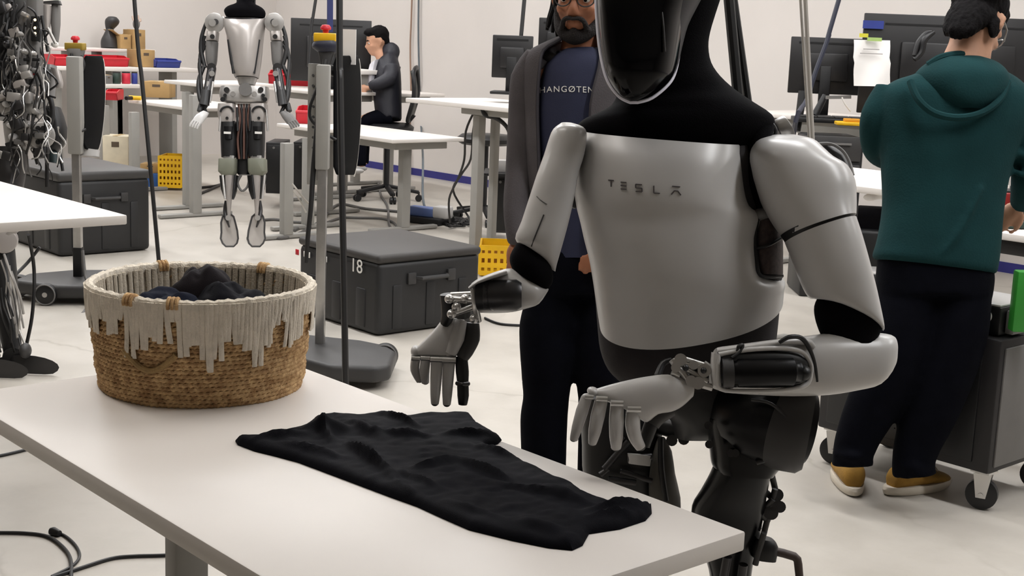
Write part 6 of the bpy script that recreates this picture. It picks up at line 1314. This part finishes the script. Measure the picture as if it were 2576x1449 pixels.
cable('hanging_tether', 'dark navy cable slanting across the mid-size monitor', [to_ceiling(2110, 0, 7.6, .3), at(2110, 0, 7.6), at(2085, 90, 7.6), at(2052, 180, 7.6), at(2030, 250, 7.6), at(1996, 340, 7.6), onz(1985, 560, .006)], .013, mat('navy_cable', (32, 36, 54), .5))
cable('wall_cord', 'thin orange-brown cord down the back wall', [Vector((ony(1036, 0, 9.02).x, 9.02, CEIL-.01)), ony(1036, 0, 9.02), ony(1032, 120, 9.02), ony(1034, 250, 9.02), ony(1030, 360, 9.02), ony(1032, 440, 9.02)], .009, mat('brown_cord', (150, 122, 104), .6))
cable('wall_cord', 'grey-blue cord down the back wall to the power strip', [Vector((ony(1053, 0, 9.02).x, 9.02, CEIL-.01)), ony(1053, 0, 9.02), ony(1055, 200, 9.02), ony(1060, 330, 9.0), at(1064, 400, 12.3), at(1064, 500, 11.4), onz(1080, 545, .02)], .010, mat('slate_cord', (96, 104, 110), .6))
def floor_cable(label, pts, r=.008, m=None): return cable('floor_cable', label, [onz(x, y, r*1.02) for x, y in pts], r, m or M_cable, sm=6)
floor_cable('black cable curling on the floor below the near table edge', [(-20, 1340), (60, 1341), (120, 1350), (160, 1378), (178, 1410), (178, 1470)], .0055)
floor_cable('black cable ending in a plug on the floor at lower left', [(128, 1338), (160, 1346), (190, 1372), (200, 1400), (180, 1425), (130, 1450)], .0045)
p = onz(138, 1338, .012); tag(MB().tube([onz(126, 1336, .012), onz(134, 1337, .012), onz(150, 1342, .012)], [.010, .014, .009], 12).build('cable_plug', M_black), 'black plug at the end of the curled floor cable', 'plug')
floor_cable('black cable running under the near table leg', [(120, 1456), (200, 1430), (280, 1405), (340, 1399), (410, 1397), (560, 1390)], .0055)
floor_cable('short black cable slipping under the left of the near table', [(-20, 1150), (20, 1142), (75, 1128), (140, 1105)], .0055)
floor_cable('grey cable winding across the floor behind the case marked 18', [(640, 590), (720, 598), (800, 560), (850, 515), (920, 525), (1000, 532), (1070, 540), (1160, 545)], .012, M_cableg)
floor_cable('thin cable looping on the floor left of the thick grey leg', [(820, 560), (860, 548), (900, 548), (960, 550), (990, 560), (1000, 575)], .010, M_cableg)
floor_cable('thin dark cable on the floor from the office chair base', [(950, 455), (958, 490), (975, 520), (978, 560), (985, 575)], .010, M_cableg)
floor_cable('grey cable along the floor right of the hanging robot feet', [(650, 555), (690, 552), (730, 558), (765, 562), (740, 580)], .011, M_cableg)
floor_cable('dark cable on the floor behind the left desk feet', [(505, 472), (540, 468), (560, 462), (520, 480), (500, 488)], .012)
floor_cable('thin black cable on the floor behind the near robot hand', [(1220, 800), (1260, 815), (1330, 820), (1380, 830)], .007)
for k, (l, pts) in enumerate((('black cable hanging from the left desk beside its corner', [(72, 590, 5.9), (84, 660, 6.0), (86, 720, 6.0), (80, 800, 6.0), (66, 870, 6.0)]), ('black cable crossing diagonally behind the left table', [(100, 622, 6.6), (70, 660, 6.6), (30, 700, 6.5), (0, 730, 6.4)]))):
    cable('hanging_cable', l, T(pts), .008, M_cable)
for k, (l, pts) in enumerate((('thin black wire hanging under the raised desk, left one', [(1196, 275, 9.3), (1172, 330, 9.4), (1168, 400, 9.6), (1152, 450, 9.8), (1130, 500, 10), (1132, 560, 10.2)]), ('thin black wire hanging under the raised desk, right one', [(1200, 275, 9.3), (1190, 330, 9.4), (1184, 400, 9.5), (1160, 440, 9.8), (1140, 480, 10), (1175, 540, 10.2), (1190, 560, 10)]))):
    cable('hanging_cable', l, T(pts), .008, M_cable)
tg = thing('cable_tangle', 'tangle of black wires on the floor by the blue power strip', 'cables', onz(1145, 562, 0)); rt2 = random.Random(4)
for k in range(9):
    floorp = [onz(1145+rt2.uniform(-40, 45), 556+rt2.uniform(-12, 14), .012+.012*rt2.random()) for q in range(5)]; MB().tube(floorp, .008, 6, True, 4).build('wire', M_cable, tg)
pw = thing('power_strip', 'blue and white power strip on a black base on the floor', 'power strip', onz(1070, 575, 0)); q = onz(1070, 560, 0)
MB().box((q.x, q.y, .03), (.4, .22, .05), .3).build('base', M_black, pw, bevel=.008); MB().box((q.x-.03, q.y, .09), (.26, .14, .07), .4).build('blue_block', mat('soft_blue', (88, 108, 160), .5), pw, bevel=.01); MB().box((q.x+.15, q.y+.06, .1), (.14, .12, .1), .4).build('white_block', M_white, pw, bevel=.02)
